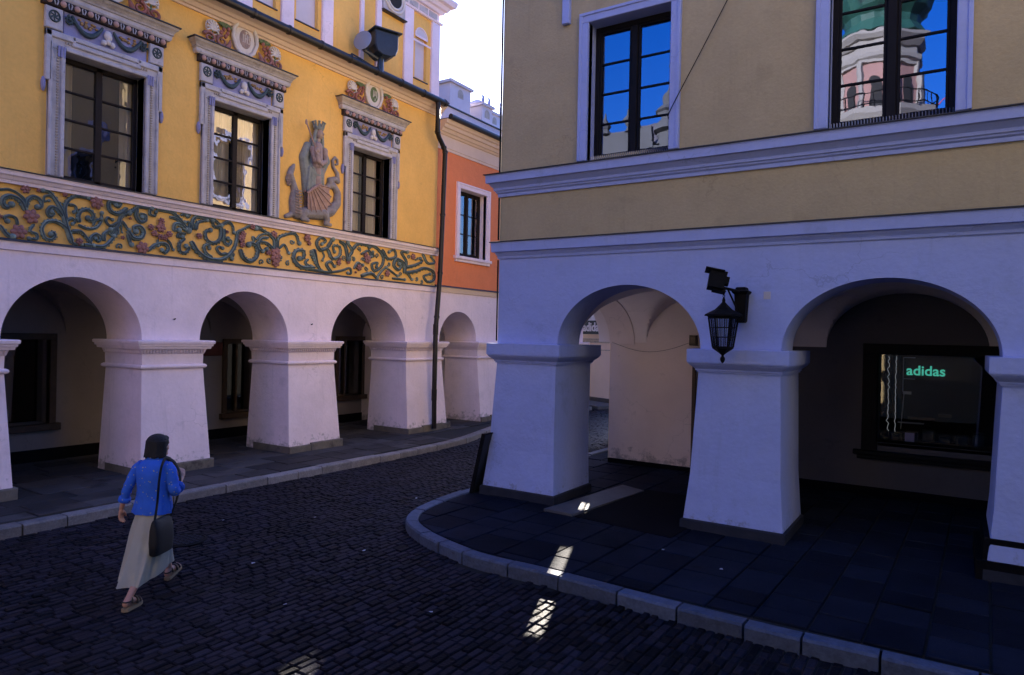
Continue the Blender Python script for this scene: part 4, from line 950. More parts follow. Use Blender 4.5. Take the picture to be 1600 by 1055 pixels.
fwin(oh,FO,ow,.16,'white','wood','glassL',rows=3); fwin(oh,FO,(19.5,20.9,5.02,6.98),.16,'white','wood','glassL')
cu=MB(); cu.box(FO,ow[0]+.05,ow[0]+.75,-.5,-.48,5.1,6.9); link('curtain',cu,'curt',oh)
# ============================================================ END HOUSE at street end
eh=thing('pale_house',(-12.5,26,0),'pale house at the end of the street seen through the beige arcade','house')
e0=Vector((-16.5,27.6)); e1=Vector((-10.66,24.87)); ed=(e1-e0).normalized(); en=Vector((ed.y,-ed.x)); EL=(e1-e0).length
FE=lambda u,v,z:(e0.x+ed.x*u+en.x*v,e0.y+ed.y*u+en.y*v,z)
sd=Vector((-.355,.935))
mb=MB(); b0=e0+sd*7; b1=e1+sd*7
mb.add([(e0.x,e0.y,0),(e1.x,e1.y,0),(b1.x,b1.y,0),(b0.x,b0.y,0),(e0.x,e0.y,6.3),(e1.x,e1.y,6.3),(b1.x,b1.y,6.3),(b0.x,b0.y,6.3)],[(0,1,5,4),(1,2,6,5),(2,3,7,6),(3,0,4,7)]); link('wall',mb,'cream',eh)
mb=MB(); r0=(e0+b0)/2; r1=(e1+b1)/2
mb.add([(*e0,6.3),(*e1,6.3),(*b1,6.3),(*b0,6.3),(*r0,8.55),(*r1,8.55)],[(0,1,5,4),(1,2,5),(2,3,4,5),(3,0,4),(0,1,2,3)]); link('roof',mb,'roof',eh)
mb=MB(); mb.bbox(FE,0,EL,0,.06,2.62,2.68); mb.bbox(FE,0,EL,0,.04,2.2,2.24);mb.bbox(FE,0,EL,0,.03,2.5,2.6); link('string_course',mb,'stonecor',eh)
mb=MB(); mb.bbox(FE,0,EL,0,.04,0,.28); link('dado',mb,'dadoL',eh)
sw_=MB(); sw_.box(FE,0,EL-.2,0,1.3,0,S-.01); tag(link('sidewalk_end',sw_,'slabl'),kind='structure')
sg=thing('shop_sign',FE(3.2,.1,2.9),'black shop sign with white adidas lettering and slanted bars seen through the first arch','sign')
def Eu(x): return (x-e0.x)/ed.x
u0=Eu(-13.2)
b=MB(); b.bbox(FE,u0,u0+1.85,.02,.12,2.86,4.25); link('board',b,'black',sg)
text_mesh('lettering','adidas',.50,'signw',FE(u0+.09,.13,2.99),(ed.x,ed.y,0),(0,0,1),sg,.008,.012)
b=MB()
for k,(ub,h) in enumerate(((.32,.27),(.66,.50),(1.0,.74))):
    w=.27; z0=3.42; sl=.5
    P=[(ub+.0,z0),(ub+w+ (.05),z0),(ub+w+.05-(h)*sl+0,z0+h),(ub-h*sl+.06,z0+h*.86)]
    P=[FE(u0+a,.125,z) for a,z in P]; Q=[FE(u0+a,.14,z) for a,z in [(ub,z0),(ub+w+.05,z0),(ub+w+.05-h*sl,z0+h),(ub-h*sl+.06,z0+h*.86)]]
    b.add(P+Q,[(4,5,6,7),(0,1,5,4),(1,2,6,5),(2,3,7,6),(3,0,4,7)])
link('slanted_bars',b,'signw',sg)
kk=thing('blocker',(-7.35,17.3,0),'added kiosk with a raised sign panel beside the corner house','blocker')  # made-up block, added to cut the low sun into patches
mb=MB(); mb.bbox(FW,-7.76,-6.95,16.97,17.7,0,2.45,.02); link('body',mb,'beige',kk)
mb=MB(); mb.box(FW,-7.77,-6.85,16.96,17.8,2.451,2.62); link('roof',mb,'dark',kk)
mb=MB(); mb.box(FW,-7.78,-6.9,16.98,17.04,2.77,3.3); link('blocking_panel',mb,'cream',kk)
mb=MB()
for xx in (-7.6,-7.1): mb.box(FW,xx-.02,xx+.02,17.041,17.07,2.6,3.2)
link('posts',mb,'iron',kk)
#@@RIGHT
# ============================================================ BEIGE HOUSE
bh=thing('beige_house',(-3,9.6,0),'beige arcaded corner house with white pillars tinted blue by skylight and dark framed windows','house')
ZR=2.61
rA=[(-4.18,1.15,.93),(-.755,1.195,.94),(2.75,1.15,.94),(6.2,1.15,.94)]
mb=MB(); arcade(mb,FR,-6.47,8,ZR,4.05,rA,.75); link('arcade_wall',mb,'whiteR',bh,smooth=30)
sA=[(11.97,1.36,.95)]
mb=MB(); arcade(mb,FS,9.61,13.34,ZR,4.05,sA,.55); link('side_arcade_wall',mb,'whiteB',bh,smooth=30)
mb=MB(); vault(mb,FR,-6.4,8,-.75,-3.75,ZR+.04,rA,1,.95); link('vault',mb,'vaultR',bh,smooth=30)
for a,b in [(-6.45,-5.33),(-3.04,-1.945),(.44,1.6),(3.9,5.05),(7.35,8)]: 
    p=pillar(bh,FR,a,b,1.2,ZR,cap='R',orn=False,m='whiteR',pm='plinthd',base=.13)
# third pillar stands on a tall dark plinth
q=MB(); q.rstack(FR,.44,1.6,-.95,.04,[(S-.02,.22),(.34,.22),(.34,.15),(.57,.148),(.585,.14)]); link('plinth',q,'dado',bh)
sw2=(-1.12,.60,1.05,2.55)
FB=lambda u,v,z:(u,13.35-v,z)
mb=MB(); wall(mb,FB,0,0,-6.13,-3.0,.1,4.1,[(-4.28,-3.3,.1,2.3)],0,.4); link('back_wall',mb,'whiteB',bh)
mb=MB(); wall(mb,FB,0,0,-3.0,8,.1,4.1,[sw2],0,.4); link('back_wall_shaded',mb,'wallD',bh)
mb=MB(); mb.box(FB,-4.26,8,0,.025,.1,.27); mb.box(FB,-6.12,-4.3,0,.05,.1,.22); link('dado',mb,'dado',bh)
mb=MB()
for (p,q_,e,f) in [(-1.36,-1.12,.9,2.55),(.6,.8,.9,2.55),(-1.36,.8,2.551,2.73)]: mb.bbox(FB,p,q_,-.1,.05,e,f)
for (p,q_,e,f) in [(-1.2,-1.13,1.06,2.6),(.62,.68,1.06,2.6),(-1.2,.68,2.57,2.63)]: mb.bbox(FB,p,q_,.04,.075,e,f)
mb.bbox(FB,-1.48,.92,-.1,.14,.83,.9); mb.bbox(FB,-1.42,.86,-.1,.1,.76,.829); mb.bbox(FB,-1.12,.6,-.3,.0,.98,1.05)
sw=link('shop_window',mb,'woodR',bh)
g=MB(); g.box(FB,-1.12,.6,-.26,-.25,1.05,2.55); link('pane',g,'glassS',sw)
g=MB(); g.box(FB,-1.9,1.4,-1.75,-1.7,.2,3.2); g.box(FB,-1.9,-1.88,-1.7,-.4,.2,3.2); g.box(FB,1.4,1.42,-1.7,-.4,.2,3.2); g.box(FB,-1.9,1.4,-1.7,-.4,2.7,2.72); link('shop_interior',g,'room',sw)
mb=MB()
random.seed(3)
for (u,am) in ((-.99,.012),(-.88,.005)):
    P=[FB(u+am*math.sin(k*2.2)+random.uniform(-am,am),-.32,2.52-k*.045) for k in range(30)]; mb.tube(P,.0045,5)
link('glowing_cords',mb,'cord',sw)
mb=MB(); mb.tube([FB(-.78,-.5,2.5),FB(-.78,-.5,1.9)],.008,6); mb.tube([FB(-.78,-.5,2.5),FB(-.6,-.5,2.5)],.006,6);mb.tube([FB(-.78,-.5,2.13),FB(-.6,-.5,2.13)],.006,6); mb.tube([FB(-.76,-.5,1.9),FB(-.8,-.5,1.25)],.007,6)
mb.box(FB,-.85,-.45,-.55,-.45,1.36,1.375); mb.box(FB,-.78,-.65,-.52,-.5,1.86,1.91); link('display_rail',mb,'net',sw)
mb=MB(); mb.box(FB,-.7,-.3,-.6,-.5,1.44,1.47); mb.box(FB,-.25,-.05,-.6,-.5,1.5,1.55); link('shelf_goods',mb,'brass',sw)
mb=MB()
for k in range(6): mb.mark(); mb.bbox(FB,-.95+.24*k,-.78+.24*k,-.62,-.45,1.07,1.07+.09+.05*(k%3),.008)
parts('display_box',mb,'lamp',sw)
mb=MB(); mb.box(FB,-1.1,.58,-.66,-.44,1.05,1.068); link('display_shelf',mb,'woodS',sw)
mb=MB(); mb.box(FB,-.72,-.58,-.248,-.246,1.07,1.22); mb.box(FB,-.70,-.60,-.2455,-.244,1.15,1.2); link('sticker',mb,'bluefr',sw)
ns=thing('neon_sign',(-.4,13.9,2.2),'glowing teal adidas sign inside the dark shop window','sign')
text_mesh('lettering','adidas',.235,'neon',(-.735,13.88,2.2),(1,0,0),(0,0,1),ns,.004,.004)
mb=MB(); mb.box(FW,-.78,.22,13.9,13.93,2.13,2.5); link('backing',mb,'black',ns)
# doorway leaf in back wall
mb=MB(); mb.bbox(FB,-4.28,-3.3,-.3,-.2,.13,2.3); mb.bbox(FB,-4.36,-4.281,-.05,.04,.13,2.38); mb.bbox(FB,-4.36,-3.22,-.05,.04,2.3,2.38); link('door',mb,'woodS',bh)
# upper wall
w1=(-4.87,-3.55,5.47,7.6); w2=(-1.44,-.07,5.47,7.6); w3=(2.0,3.35,5.47,7.6)
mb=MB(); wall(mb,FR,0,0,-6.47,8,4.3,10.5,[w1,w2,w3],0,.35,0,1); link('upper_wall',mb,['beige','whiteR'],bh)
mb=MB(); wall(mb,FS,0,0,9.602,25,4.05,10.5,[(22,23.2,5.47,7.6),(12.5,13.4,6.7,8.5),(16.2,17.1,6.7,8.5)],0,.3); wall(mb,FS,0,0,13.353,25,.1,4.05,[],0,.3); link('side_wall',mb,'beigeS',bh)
cfn=lambda v:[(XS(24)-v,24),(XS(13.5)-v,13.5),(-6.47-v,YR-v),(8,YR-v)]
mb=MB(); mb.sweep(cfn,[(4.02,-.03),(4.02,.02),(4.06,.025),(4.10,.05),(4.12,.055),(4.13,.10),(4.285,.11),(4.285,-.03)]); 
mb.sweep(cfn,[(5.05,-.03),(5.05,.03),(5.10,.035),(5.12,.06),(5.145,.065),(5.15,.085),(5.19,.09),(5.26,.15),(5.27,.185),(5.40,.19),(5.40,-.03)]); link('string_course',mb,'whiteR',bh)
mb=MB(); mb.sweep(cfn,[(4.287,-.03),(4.287,.13),(4.30,.13),(4.325,-.0),(4.325,-.03)]); mb.sweep(cfn,[(5.402,-.03),(5.402,.22),(5.415,.22),(5.455,-.0),(5.455,-.03)]); link('flashing',mb,'dark',bh)
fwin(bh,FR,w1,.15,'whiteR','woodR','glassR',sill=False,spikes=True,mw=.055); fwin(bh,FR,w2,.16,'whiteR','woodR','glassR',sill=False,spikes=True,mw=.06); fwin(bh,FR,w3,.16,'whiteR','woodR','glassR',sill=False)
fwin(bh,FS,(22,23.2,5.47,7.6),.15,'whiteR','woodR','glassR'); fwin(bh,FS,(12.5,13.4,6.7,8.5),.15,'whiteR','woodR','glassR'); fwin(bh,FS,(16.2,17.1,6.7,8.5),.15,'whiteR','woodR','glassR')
mb=MB(); mb.box(FW,-6.0,8,10.9,24,4.3,10.5); mb.box(FW,-6.1,8,9.96,24,10.3,10.6); mb.box(FW,-6.0,8,15.3,24,0,4.2); mb.box(FW,-6.1,8,9.96,24,4.08,4.4); mb.box(FW,7.9,8.1,9.7,24,0,10.5); mb.box(FW,3.9,4.1,10.5,13.3,0.1,4.0); mb.box(FW,-5.9,-1.95,13.76,15.3,0,4.1);mb.box(FW,1.5,8,13.76,15.3,0,4.1); link('house_body',mb,'room',bh)
mb=MB(); mb.add([(-6.9,9.2,10.5),(8.4,9.2,10.5),(8.4,25.2,10.5),(-5.7,25.2,10.5),(0,17,13.5),(2,17,13.5)],[(0,1,5,4),(1,2,5),(2,3,4,5),(3,0,4),(0,1,2,3)]); link('roof',mb,'roof',bh)
mb=MB(); mb.tube([(-6.485,9.585,4.34),(-6.485,9.585,5.04)],.018,6); mb.tube([(-6.485,9.585,5.46),(-6.485,9.585,10.4)],.018,6); mb.tube([(-6.485,9.585,2.65),(-6.485,9.585,4.0)],.014,6); link('lightning_conductor',mb,'cable',bh)
mb=MB(); mb.bbox(FR,-5.33,-5.2,0,.07,7.66,8.3); link('bracket_box',mb,'whiteR',bh)
mb=MB(); P=cr([FR(-3.56,.03,5.92),FR(-3.5,.08,6.05),FR(-3.0,.06,6.95),FR(-2.55,.04,7.8),FR(-2.2,.04,8.6)],6); mb.tube(P,.007,5); tag(link('cable',mb,'cable'),'thin black cable slanting up the wall right of the left dark framed window','cable')
mb=MB(); P=cr([FB(-6.08,.02,2.64),FB(-5.6,.03,2.5),FB(-5.2,.03,2.47),FB(-4.8,.03,2.54),FB(-4.4,.02,2.68)],6); mb.tube(P,.0035,5); tag(link('cable',mb,'cable'),'thin cable sagging across the inner wall of the corner arcade','cable')
wb=thing('wall_box',(-4.35,13.3,2.7),'small brown box on the inner arcade wall at the end of the sagging cable','box')
mb=MB(); mb.bbox(FB,-4.42,-4.27,0,.08,2.62,2.82); link('case',mb,'woodS',wb); mb=MB(); mb.box(FB,-4.39,-4.30,.081,.084,2.66,2.78); link('cover',mb,'brass',wb)
# leaning board at pillar 1
lb=thing('sign_board',(-6.6,9.3,S),'narrow black board leaning against the left side of the corner pillar','board')
def lean(u,v,z): 
    t=(z-S); return (-6.68+.23*t+u, 9.42-v, z)
mb=MB(); mb.box(lean,-.035,.0,-.55,.16,S,S+.98); link('panel',mb,'black',lb)
mb=MB(); mb.box(lean,-.05,.012,-.58,-.551,S,S+1.0); mb.box(lean,-.05,.012,.161,.19,S,S+1.0); mb.box(lean,-.05,.012,-.55,.16,S+.981,S+1.0); link('frame',mb,'iron',lb)
# small junction square on wall
mb=MB(); mb.bbox(FR,-2.19,-2.10,0,.004,3.30,3.40,.001); link('hatch',mb,'print',bh)
#@@LANTERN
# ============================================================ LANTERN + FLOODLIGHTS
LX,LY=-2.555,9.02
wl=thing('wall_lantern',(-2.24,9.57,2.9),'black iron wall lantern with small glass panes hanging above the second pillar','lantern')
mb=MB(); mb.rstack(FW,-2.505,-2.405,9.46,9.57,[(2.98,.0),(3.0,.012),(3.36,.028),(3.38,.05),(3.40,.06),(3.42,.02),(3.45,.015),(3.46,.0)]); 
mb.tube([(-2.455,9.5,3.38),(-2.48,9.30,3.40),(LX,LY,3.42)],[.02,.02,.018],8); mb.tube([(-2.455,9.47,3.02),(-2.48,9.3,3.2),(LX+.03,LY+.08,3.40)],.012,6); link('bracket',mb,'iron',wl)
mb=MB()
for k in range(4):
    z=3.385-.03*k; a=k%2*PI/2
    mb.tube([(LX+.012*cos(t)*cos(a),LY+.012*cos(t)*sin(a),z-.012+.02*sin(t)) for t in [2*PI*j/10 for j in range(11)]],.0045,5)
link('chain',mb,'iron',wl)
def hexr(r,z,n=6,a0=.2): return [(LX+r*cos(a0+2*PI*k/n),LY+r*sin(a0+2*PI*k/n),z) for k in range(n)]
mb=MB(); mb.loft([hexr(r,z) for r,z in [(.012,3.29),(.022,3.26),(.02,3.235),(.05,3.2),(.11,3.14),(.17,3.11),(.235,3.075),(.24,3.055),(.20,3.05),(.19,3.03)]]); link('lantern_roof',mb,'iron',wl)
mb=MB(); mb.loft([hexr(r,z) for r,z in [(.125,2.655),(.135,2.635),(.10,2.61),(.05,2.575),(.02,2.55),(.014,2.535),(.03,2.51),(.032,2.485),(.018,2.455),(.003,2.44)]])
fr=mb
top=hexr(.185,3.03);bot=hexr(.128,2.65)
for k in range(6): fr.tube([top[k],bot[k]],.012,5)
for k in range(6):
    a,b,c,d=[Vector(p) for p in (top[k],top[(k+1)%6],bot[k],bot[(k+1)%6])]
    for t in (.0,.33,.66,1): fr.tube([a.lerp(c,t),b.lerp(d,t)],.006 if 0<t<1 else .01,5)
    for t in (.33,.66): fr.tube([a.lerp(b,t),c.lerp(d,t)],.006,5)
link('cage',fr,'iron',wl)
mb=MB()
top=hexr(.181,3.02);bot=hexr(.125,2.66)
for k in range(6): mb.add([top[k],top[(k+1)%6],bot[(k+1)%6],bot[k]],[(0,1,2,3)])
link('panes',mb,'lantglass',wl)
def rot_box(mb,c,R,sx,sy,sz,tap=1.):
    P=[]
    for z,t in ((-1,1),(1,tap)):
        for y in (-1,1):
            for x in (-1,1): P.append(Vector(c)+R@Vector((x*sx*t,y*sy*t,z*sz)))
    mb.add(P,[(0,1,3,2),(4,5,7,6),(0,1,5,4),(2,3,7,6),(0,2,6,4),(1,3,7,5)])
fl=thing('floodlight',(-2.45,9.0,3.5),'black box floodlight mounted on the bracket above the hanging lantern','floodlight')
R=Matrix.Rotation(.35,3,'Z')@Matrix.Rotation(math.radians(12),3,'Y')@Matrix.Rotation(math.radians(-14),3,'X')
mb=MB(); rot_box(mb,(-2.64,8.98,3.51),R,.10,.09,.115,1.1); rot_box(mb,(-2.665,8.97,3.635),R,.12,.105,.008); rot_box(mb,(-2.615,8.99,3.385),R,.085,.07,.02,.9); rot_box(mb,(-2.52,9.02,3.50),R,.025,.05,.05)
link('housing',mb,'iron',fl); mb=MB(); mb.tube([(-2.62,9.0,3.40),(-2.59,9.01,3.38),(LX,LY,3.40)],.014,6); mb.box(FW,-2.64,-2.53,9.0,9.04,3.37,3.385); link('yoke',mb,'iron',fl)
# rooftop floodlight on yellow house gutter
rf=thing('floodlight',(-11.75,12.15,9.05),'dark blue box floodlight on a stubby post above the gutter of the yellow house','floodlight')
ou,oz=12.22,9.60
mb=MB()
prof=[(-.30,.30),(.30,.30),(.30,-.05),(.24,-.2),(.1,-.27),(-.1,-.27),(-.24,-.2),(-.30,-.05)]
rings=[]
for v,s_ in ((.28,.93),(.25,1.0),(-.25,1.0),(-.28,.95)):
    rings.append([(-11.75+v*.9+.0*z,ou+u*s_*1.0 ,oz+z*s_) for u,z in prof])
mb.loft(rings); R2=Matrix.Rotation(-.35,4,'Z'); c=Vector((-11.75,ou,0))
mb.v=[tuple(c+(R2.to_3x3()@(Vector(p)-c))) for p in mb.v]
hs=link('housing',mb,'lamp',rf)
mb=MB(); rings=[[(x,y,z) for x,y,z in [(-12.08,ou-.36,oz+.31),(-11.42,ou-.36,oz+.31),(-11.42,ou+.36,oz+.31),(-12.08,ou+.36,oz+.31)]],[(x,y,z) for x,y,z in [(-12.08,ou-.36,oz+.335),(-11.42,ou-.36,oz+.335),(-11.42,ou+.36,oz+.335),(-12.08,ou+.36,oz+.335)]]]
mb.loft(rings); mb.v=[tuple(c+(R2.to_3x3()@(Vector(p)-c))) for p in mb.v]; link('lid',mb,'lamp',rf)
mb=MB(); mb.tube([(-11.75,12.15,8.98),(-11.75,12.18,9.36)],[.09,.07],10); mb.tube([(-11.8,12.1,9.06),(-11.95,11.7,9.2),(-12.1,11.55,9.3)],.02,6); link('post',mb,'lamp',rf)
mb=MB(); 
P0=Vector((-11.9,11.72,9.62)); ax=Vector((.25,-1,.18)).normalized(); a1=ax.orthogonal().normalized();a2=ax.cross(a1)
mb.loft([[P0+ax*d+a1*r*cos(2*PI*k/20)+a2*r*sin(2*PI*k/20) for k in range(20)] for d,r in ((.0,.22),(.02,.24),(.03,.22))]); link('lamp_disc',mb,'greyglass',rf,smooth=40)
mb=MB(); mb.tube([P0+ax*(-.18)+Vector((0,0,-.15)),P0+Vector((0,.0,-.12))],[.06,.09],10); mb.tube([P0+Vector((0,.05,-.2)),Vector((-11.78,12.1,9.3))],.05,8); link('arm',mb,'lamp',rf)
#@@PERSON
# ============================================================ WOMAN
px,py=-6.97,4.02; hd_=math.radians(27)   # heading angle left of +Y
pr=thing('person',(px,py,0),'woman with short dark hair in blue shirt and long beige skirt walking across the road','person')
def PW(p,s=1.0):
    x,y,z=p; return (px+x*cos(hd_)-y*sin(hd_), py+x*sin(hd_)+y*cos(hd_), z)
def pc(mb,a,b,r0,r1,n=12):
    a=Vector(PW(a));b=Vector(PW(b)); P=[a+(b-a)*k/5 for k in range(6)]; mb.tube(P,[r0+(r1-r0)*k/5 for k in range(6)],n); mb.ell(a,(r0,)*3,10,8); mb.ell(b,(r1,)*3,10,8)
RZ=Matrix.Rotation(hd_,3,'Z')
def pe(mb,c,r,rx=0,ry=0,rz=0): mb.ell(PW(c),r,14,10,rot=RZ@Matrix.Rotation(rz,3,'Z')@Matrix.Rotation(rx,3,'X')@Matrix.Rotation(ry,3,'Y'))
B=MB()
# torso
pe(B,(0,.0,.93),(.15,.11,.13)); pe(B,(0,.0,1.1),(.125,.09,.16)); pe(B,(0,.01,1.25),(.15,.095,.13)); pc(B,(-.14,.0,1.312),(.14,.0,1.312),.042,.042); pc(B,(0,.01,1.33),(0,.05,1.44),.052,.047)
# head turned slightly right
HR=-.45
hc=(0,.075,1.515)
def hp(x,y,z): return (hc[0]+x*cos(HR)-y*sin(HR),hc[1]+x*sin(HR)+y*cos(HR),hc[2]+z)
def he(c,r): B.ell(PW(hp(*c)),r,14,10,rot=RZ@Matrix.Rotation(HR,3,'Z'))
he((0,0,.015),(.072,.09,.098)); he((0,.035,-.045),(.055,.055,.06)); he((0,.092,-.015),(.011,.02,.02)); he((0,.088,-.02),(.015,.014,.012)); he((0,.075,-.088),(.026,.022,.02)); he((0,.083,-.055),(.024,.014,.008)); he((0,.083,-.066),(.02,.014,.008))
for s_ in (-1,1): he((s_*.073,-.0,-.01),(.011,.02,.032)); he((s_*.03,.082,.02),(.014,.01,.008)); he((s_*.03,.086,.035),(.02,.008,.006)); he((s_*.04,.065,-.025),(.022,.02,.02))
# legs : right back, left forward
pc(B,(.085,0,.86),(.075,-.05,.5),.085,.055); pc(B,(.075,-.05,.5),(.055,-.24,.32),.050,.048); pc(B,(.055,-.24,.32),(.055,-.44,.13),.046,.032); pc(B,(.055,-.44,.13),(.055,-.455,.085),.032,.034); 
pc(B,(-.085,0,.86),(-.075,.2,.52),.085,.055); pc(B,(-.075,.2,.52),(-.07,.31,.33),.052,.052); pc(B,(-.07,.31,.33),(-.066,.405,.12),.05,.033)
# feet
def foot(x,y,z,pitch,rest=True):
    def q(a,b,c): 
        yy=b*cos(pitch)-c*sin(pitch); zz=b*sin(pitch)+c*cos(pitch); return (x+a,y+yy,z+zz)
    pc(B,q(0,-.0,.07),q(0,-.045,.035),.036,.032); pc(B,q(0,-.0,.055),q(.0,.10,.025),.036,.03); pc(B,q(-.018,.09,.022),q(-.015,.15,.016),.02,.014); pc(B,q(.018,.09,.02),q(.02,.14,.014),.018,.012)
    for i,(a,l) in enumerate(((-.03,.185),(-.012,.18),(.004,.172),(.019,.162),(.032,.15))): pc(B,q(a,.14,.014),q(a,l,.011),.011,.008,8)
    return q
qb=foot(.055,-.45,.045,0.0); qf=foot(-.066,.42,.052,.30)
# arms
pc(B,(-.165,0,1.30),(-.25,-.06,1.08),.045,.036); pc(B,(-.25,-.06,1.08),(-.325,-.04,.875),.036,.023)
pc(B,(.165,0,1.30),(.235,-.02,1.07),.045,.036); pc(B,(.235,-.02,1.07),(.185,.20,1.17),.036,.023)
# left hand hanging, palm back
def hand(w,d,s_,pn,curl):   # wrist, direction of fingers, side vector, palm normal
    w=Vector(w);d=Vector(d).normalized();s_=Vector(s_).normalized();pn=Vector(pn).normalized()
    def L(a,b,c): return tuple(w+d*a+s_*b+pn*c)
    pc(B,L(.0,0,0),L(.03,0,0),.022,.026)
    for b in (-.024,-.008,.008,.024): pc(B,L(.02,b*.8,0),L(.075,b*1.1,0),.014,.0125,8)
    for b,l in ((-.027,.066),(-.009,.076),(.009,.07),(.026,.055)):
        p0=L(.075,b*1.1,0); p1=L(.075+l*.42*cos(curl*.5),b*1.15,l*.42*sin(curl*.5)); p2=L(.075+l*.42*cos(curl*.5)+l*.32*cos(curl*1.2),b*1.2,l*.42*sin(curl*.5)+l*.32*sin(curl*1.2)); p3=L(.075+l*.42*cos(curl*.5)+l*.32*cos(curl*1.2)+l*.26*cos(curl*1.8),b*1.2,l*.42*sin(curl*.5)+l*.32*sin(curl*1.2)+l*.26*sin(curl*1.8))
        pc(B,p0,p1,.0095,.0088,8); pc(B,p1,p2,.0088,.008,8); pc(B,p2,p3,.008,.0068,8)
    t0=L(.02,-.024,.004);t1=L(.05,-.046,.014);t2=L(.078,-.052,.02); pc(B,t0,t1,.013,.011,8); pc(B,t1,t2,.011,.008,8)
hand((-.325,-.04,.865),(-.10,.05,-1),(0,-1,0),(1,0,0),.45)
hand((.185,.205,1.175),(-.35,.45,.75),(.5,.8,-.3),(-.7,.2,-.2),1.1)
body=remesh('body',B,'skin',pr,.0062,3)
# hair
H=MB(); 
def hh(c,r): H.ell(PW(hp(*c)),r,16,12,rot=RZ@Matrix.Rotation(HR,3,'Z'))
hh((0,-.018,.042),(.106,.112,.090)); hh((0,-.045,-.015),(.112,.080,.085)); hh((-.06,-.01,-.04),(.037,.06,.075)); hh((.06,-.01,-.04),(.037,.06,.075)); hh((0,.06,.078),(.06,.035,.03)); hh((.0,-.065,-.085),(.07,.045,.045))
for k in range(26):
    a=PI*(.92+1.16*k/25); x=.086*cos(a); y=-.02+.088*sin(a)
    x=.09*cos(a);H.tube([PW(hp(x*1.0,y*1.0,.06)),PW(hp(x*1.1,y*1.08,-.02)),PW(hp(x*1.22,y*1.15,-.07)),PW(hp(x*1.42,y*1.3,-.105+random.uniform(-.012,.012)))],[.02,.018,.016,.005],6)
random.seed(11)
for k in range(70):
    a=random.uniform(0,2*PI); zz=random.uniform(-.10,.045); rr=.1*math.sqrt(max(.15,1-(max(zz,0)/.135)**2))
    if sin(a)>.35 and zz<.06: continue
    x=rr*cos(a); y=-.02+rr*sin(a); H.tube([PW(hp(x*.92,y*.92,zz+.03)),PW(hp(x*1.04,y*1.04,zz)),PW(hp(x*1.08+random.uniform(-.012,.012),y*1.08,zz-.045))],[.010,.012,.004],5)
remesh('hair',H,'hair',pr,.006,1)
# shirt
def ring(z,rx,ry,yc=0,xc=0,n=48,ph=0,am=0,fr_=9): 
    out=[]
    for k in range(n):
        t=2*PI*k/n; w=1+am*sin(fr_*t+ph)+am*.6*sin((fr_*2+1)*t-ph*2); out.append(PW((xc+rx*w*cos(t),yc+ry*w*sin(t),z)))
    return out
T=MB(); T.loft([ring(z,a,b,yc,0,am=am,ph=z*9) for z,a,b,yc,am in [(.845,.200,.150,-.01,.045),(.86,.198,.149,-.01,.045),(.93,.188,.140,-.005,.035),(1.02,.172,.128,0,.02),(1.1,.168,.125,0,.018),(1.18,.178,.128,0,.012),(1.26,.192,.122,.002,.008),(1.32,.190,.105,.005,.004),(1.36,.150,.092,.012,0),(1.39,.100,.078,.022,0),(1.415,.070,.066,.032,0)]],cap=False)
# collar
T.loft([ring(z,a,b,yc) for z,a,b,yc in [(1.40,.066,.062,.033),(1.438,.068,.066,.04),(1.432,.080,.078,.038),(1.398,.102,.090,.03),(1.39,.098,.086,.03)]],cap=False)
def sleeve(P,R_):
    rings=[];P=[Vector(PW(p)) for p in cr(P,4)];n=len(P)
    RR=[R_[0]+(R_[1]-R_[0])*i/(n-1)+.0035*sin(i*2.1) for i in range(n)]
    T.tube(P,RR,16); e=P[-1];d=(P[-1]-P[-2]).normalized(); T.tube([e-d*.035,e-d*.03,e+d*.01,e+d*.015],[RR[-1]*1.0,RR[-1]*1.28,RR[-1]*1.34,RR[-1]*1.1],16)
sleeve([(-.12,.0,1.325),(-.180,-.01,1.28),(-.222,-.045,1.16),(-.252,-.062,1.075),(-.288,-.05,.965)],(.062,.042))
sleeve([(.13,.0,1.32),(.178,.0,1.27),(.215,-.01,1.15),(.24,-.02,1.07),(.222,.07,1.10)],(.066,.047))
link('shirt',T,'shirt',pr,smooth=70)
# skirt
K=MB(); rings=[]
for i in range(23):
    t=i/22; z=.93-.73*t
    yc=-.085*t; rx=.14+.045*sin(min(t*2.2,1)*PI/2)-.055*max(0,t-.4); ry=.112+.032*sin(min(t*3,1)*PI/2)+.19*max(0,t-.2)**1.1
    n=72; rg=[]
    for k in range(n):
        a=2*PI*k/n; am=.075*t; w=1+am*sin(7*a+2*t)+am*.55*sin(15*a-3*t)
        zz=z+.055*t+.055*t*t*sin(a)
        ca=cos(a); e_=1-.45*t; sa=sin(a); rg.append(PW((rx*w*(abs(ca)**e_)*(1 if ca>=0 else -1),yc+(ry+(.045*t*t if sa<0 else -.01*t))*w*(abs(sa)**(1-.4*t))*(1 if sa>=0 else -1),zz)))
    rings.append(rg)
K.loft(rings,cap=False); kk=link('skirt',K,'skirt',pr,smooth=70)
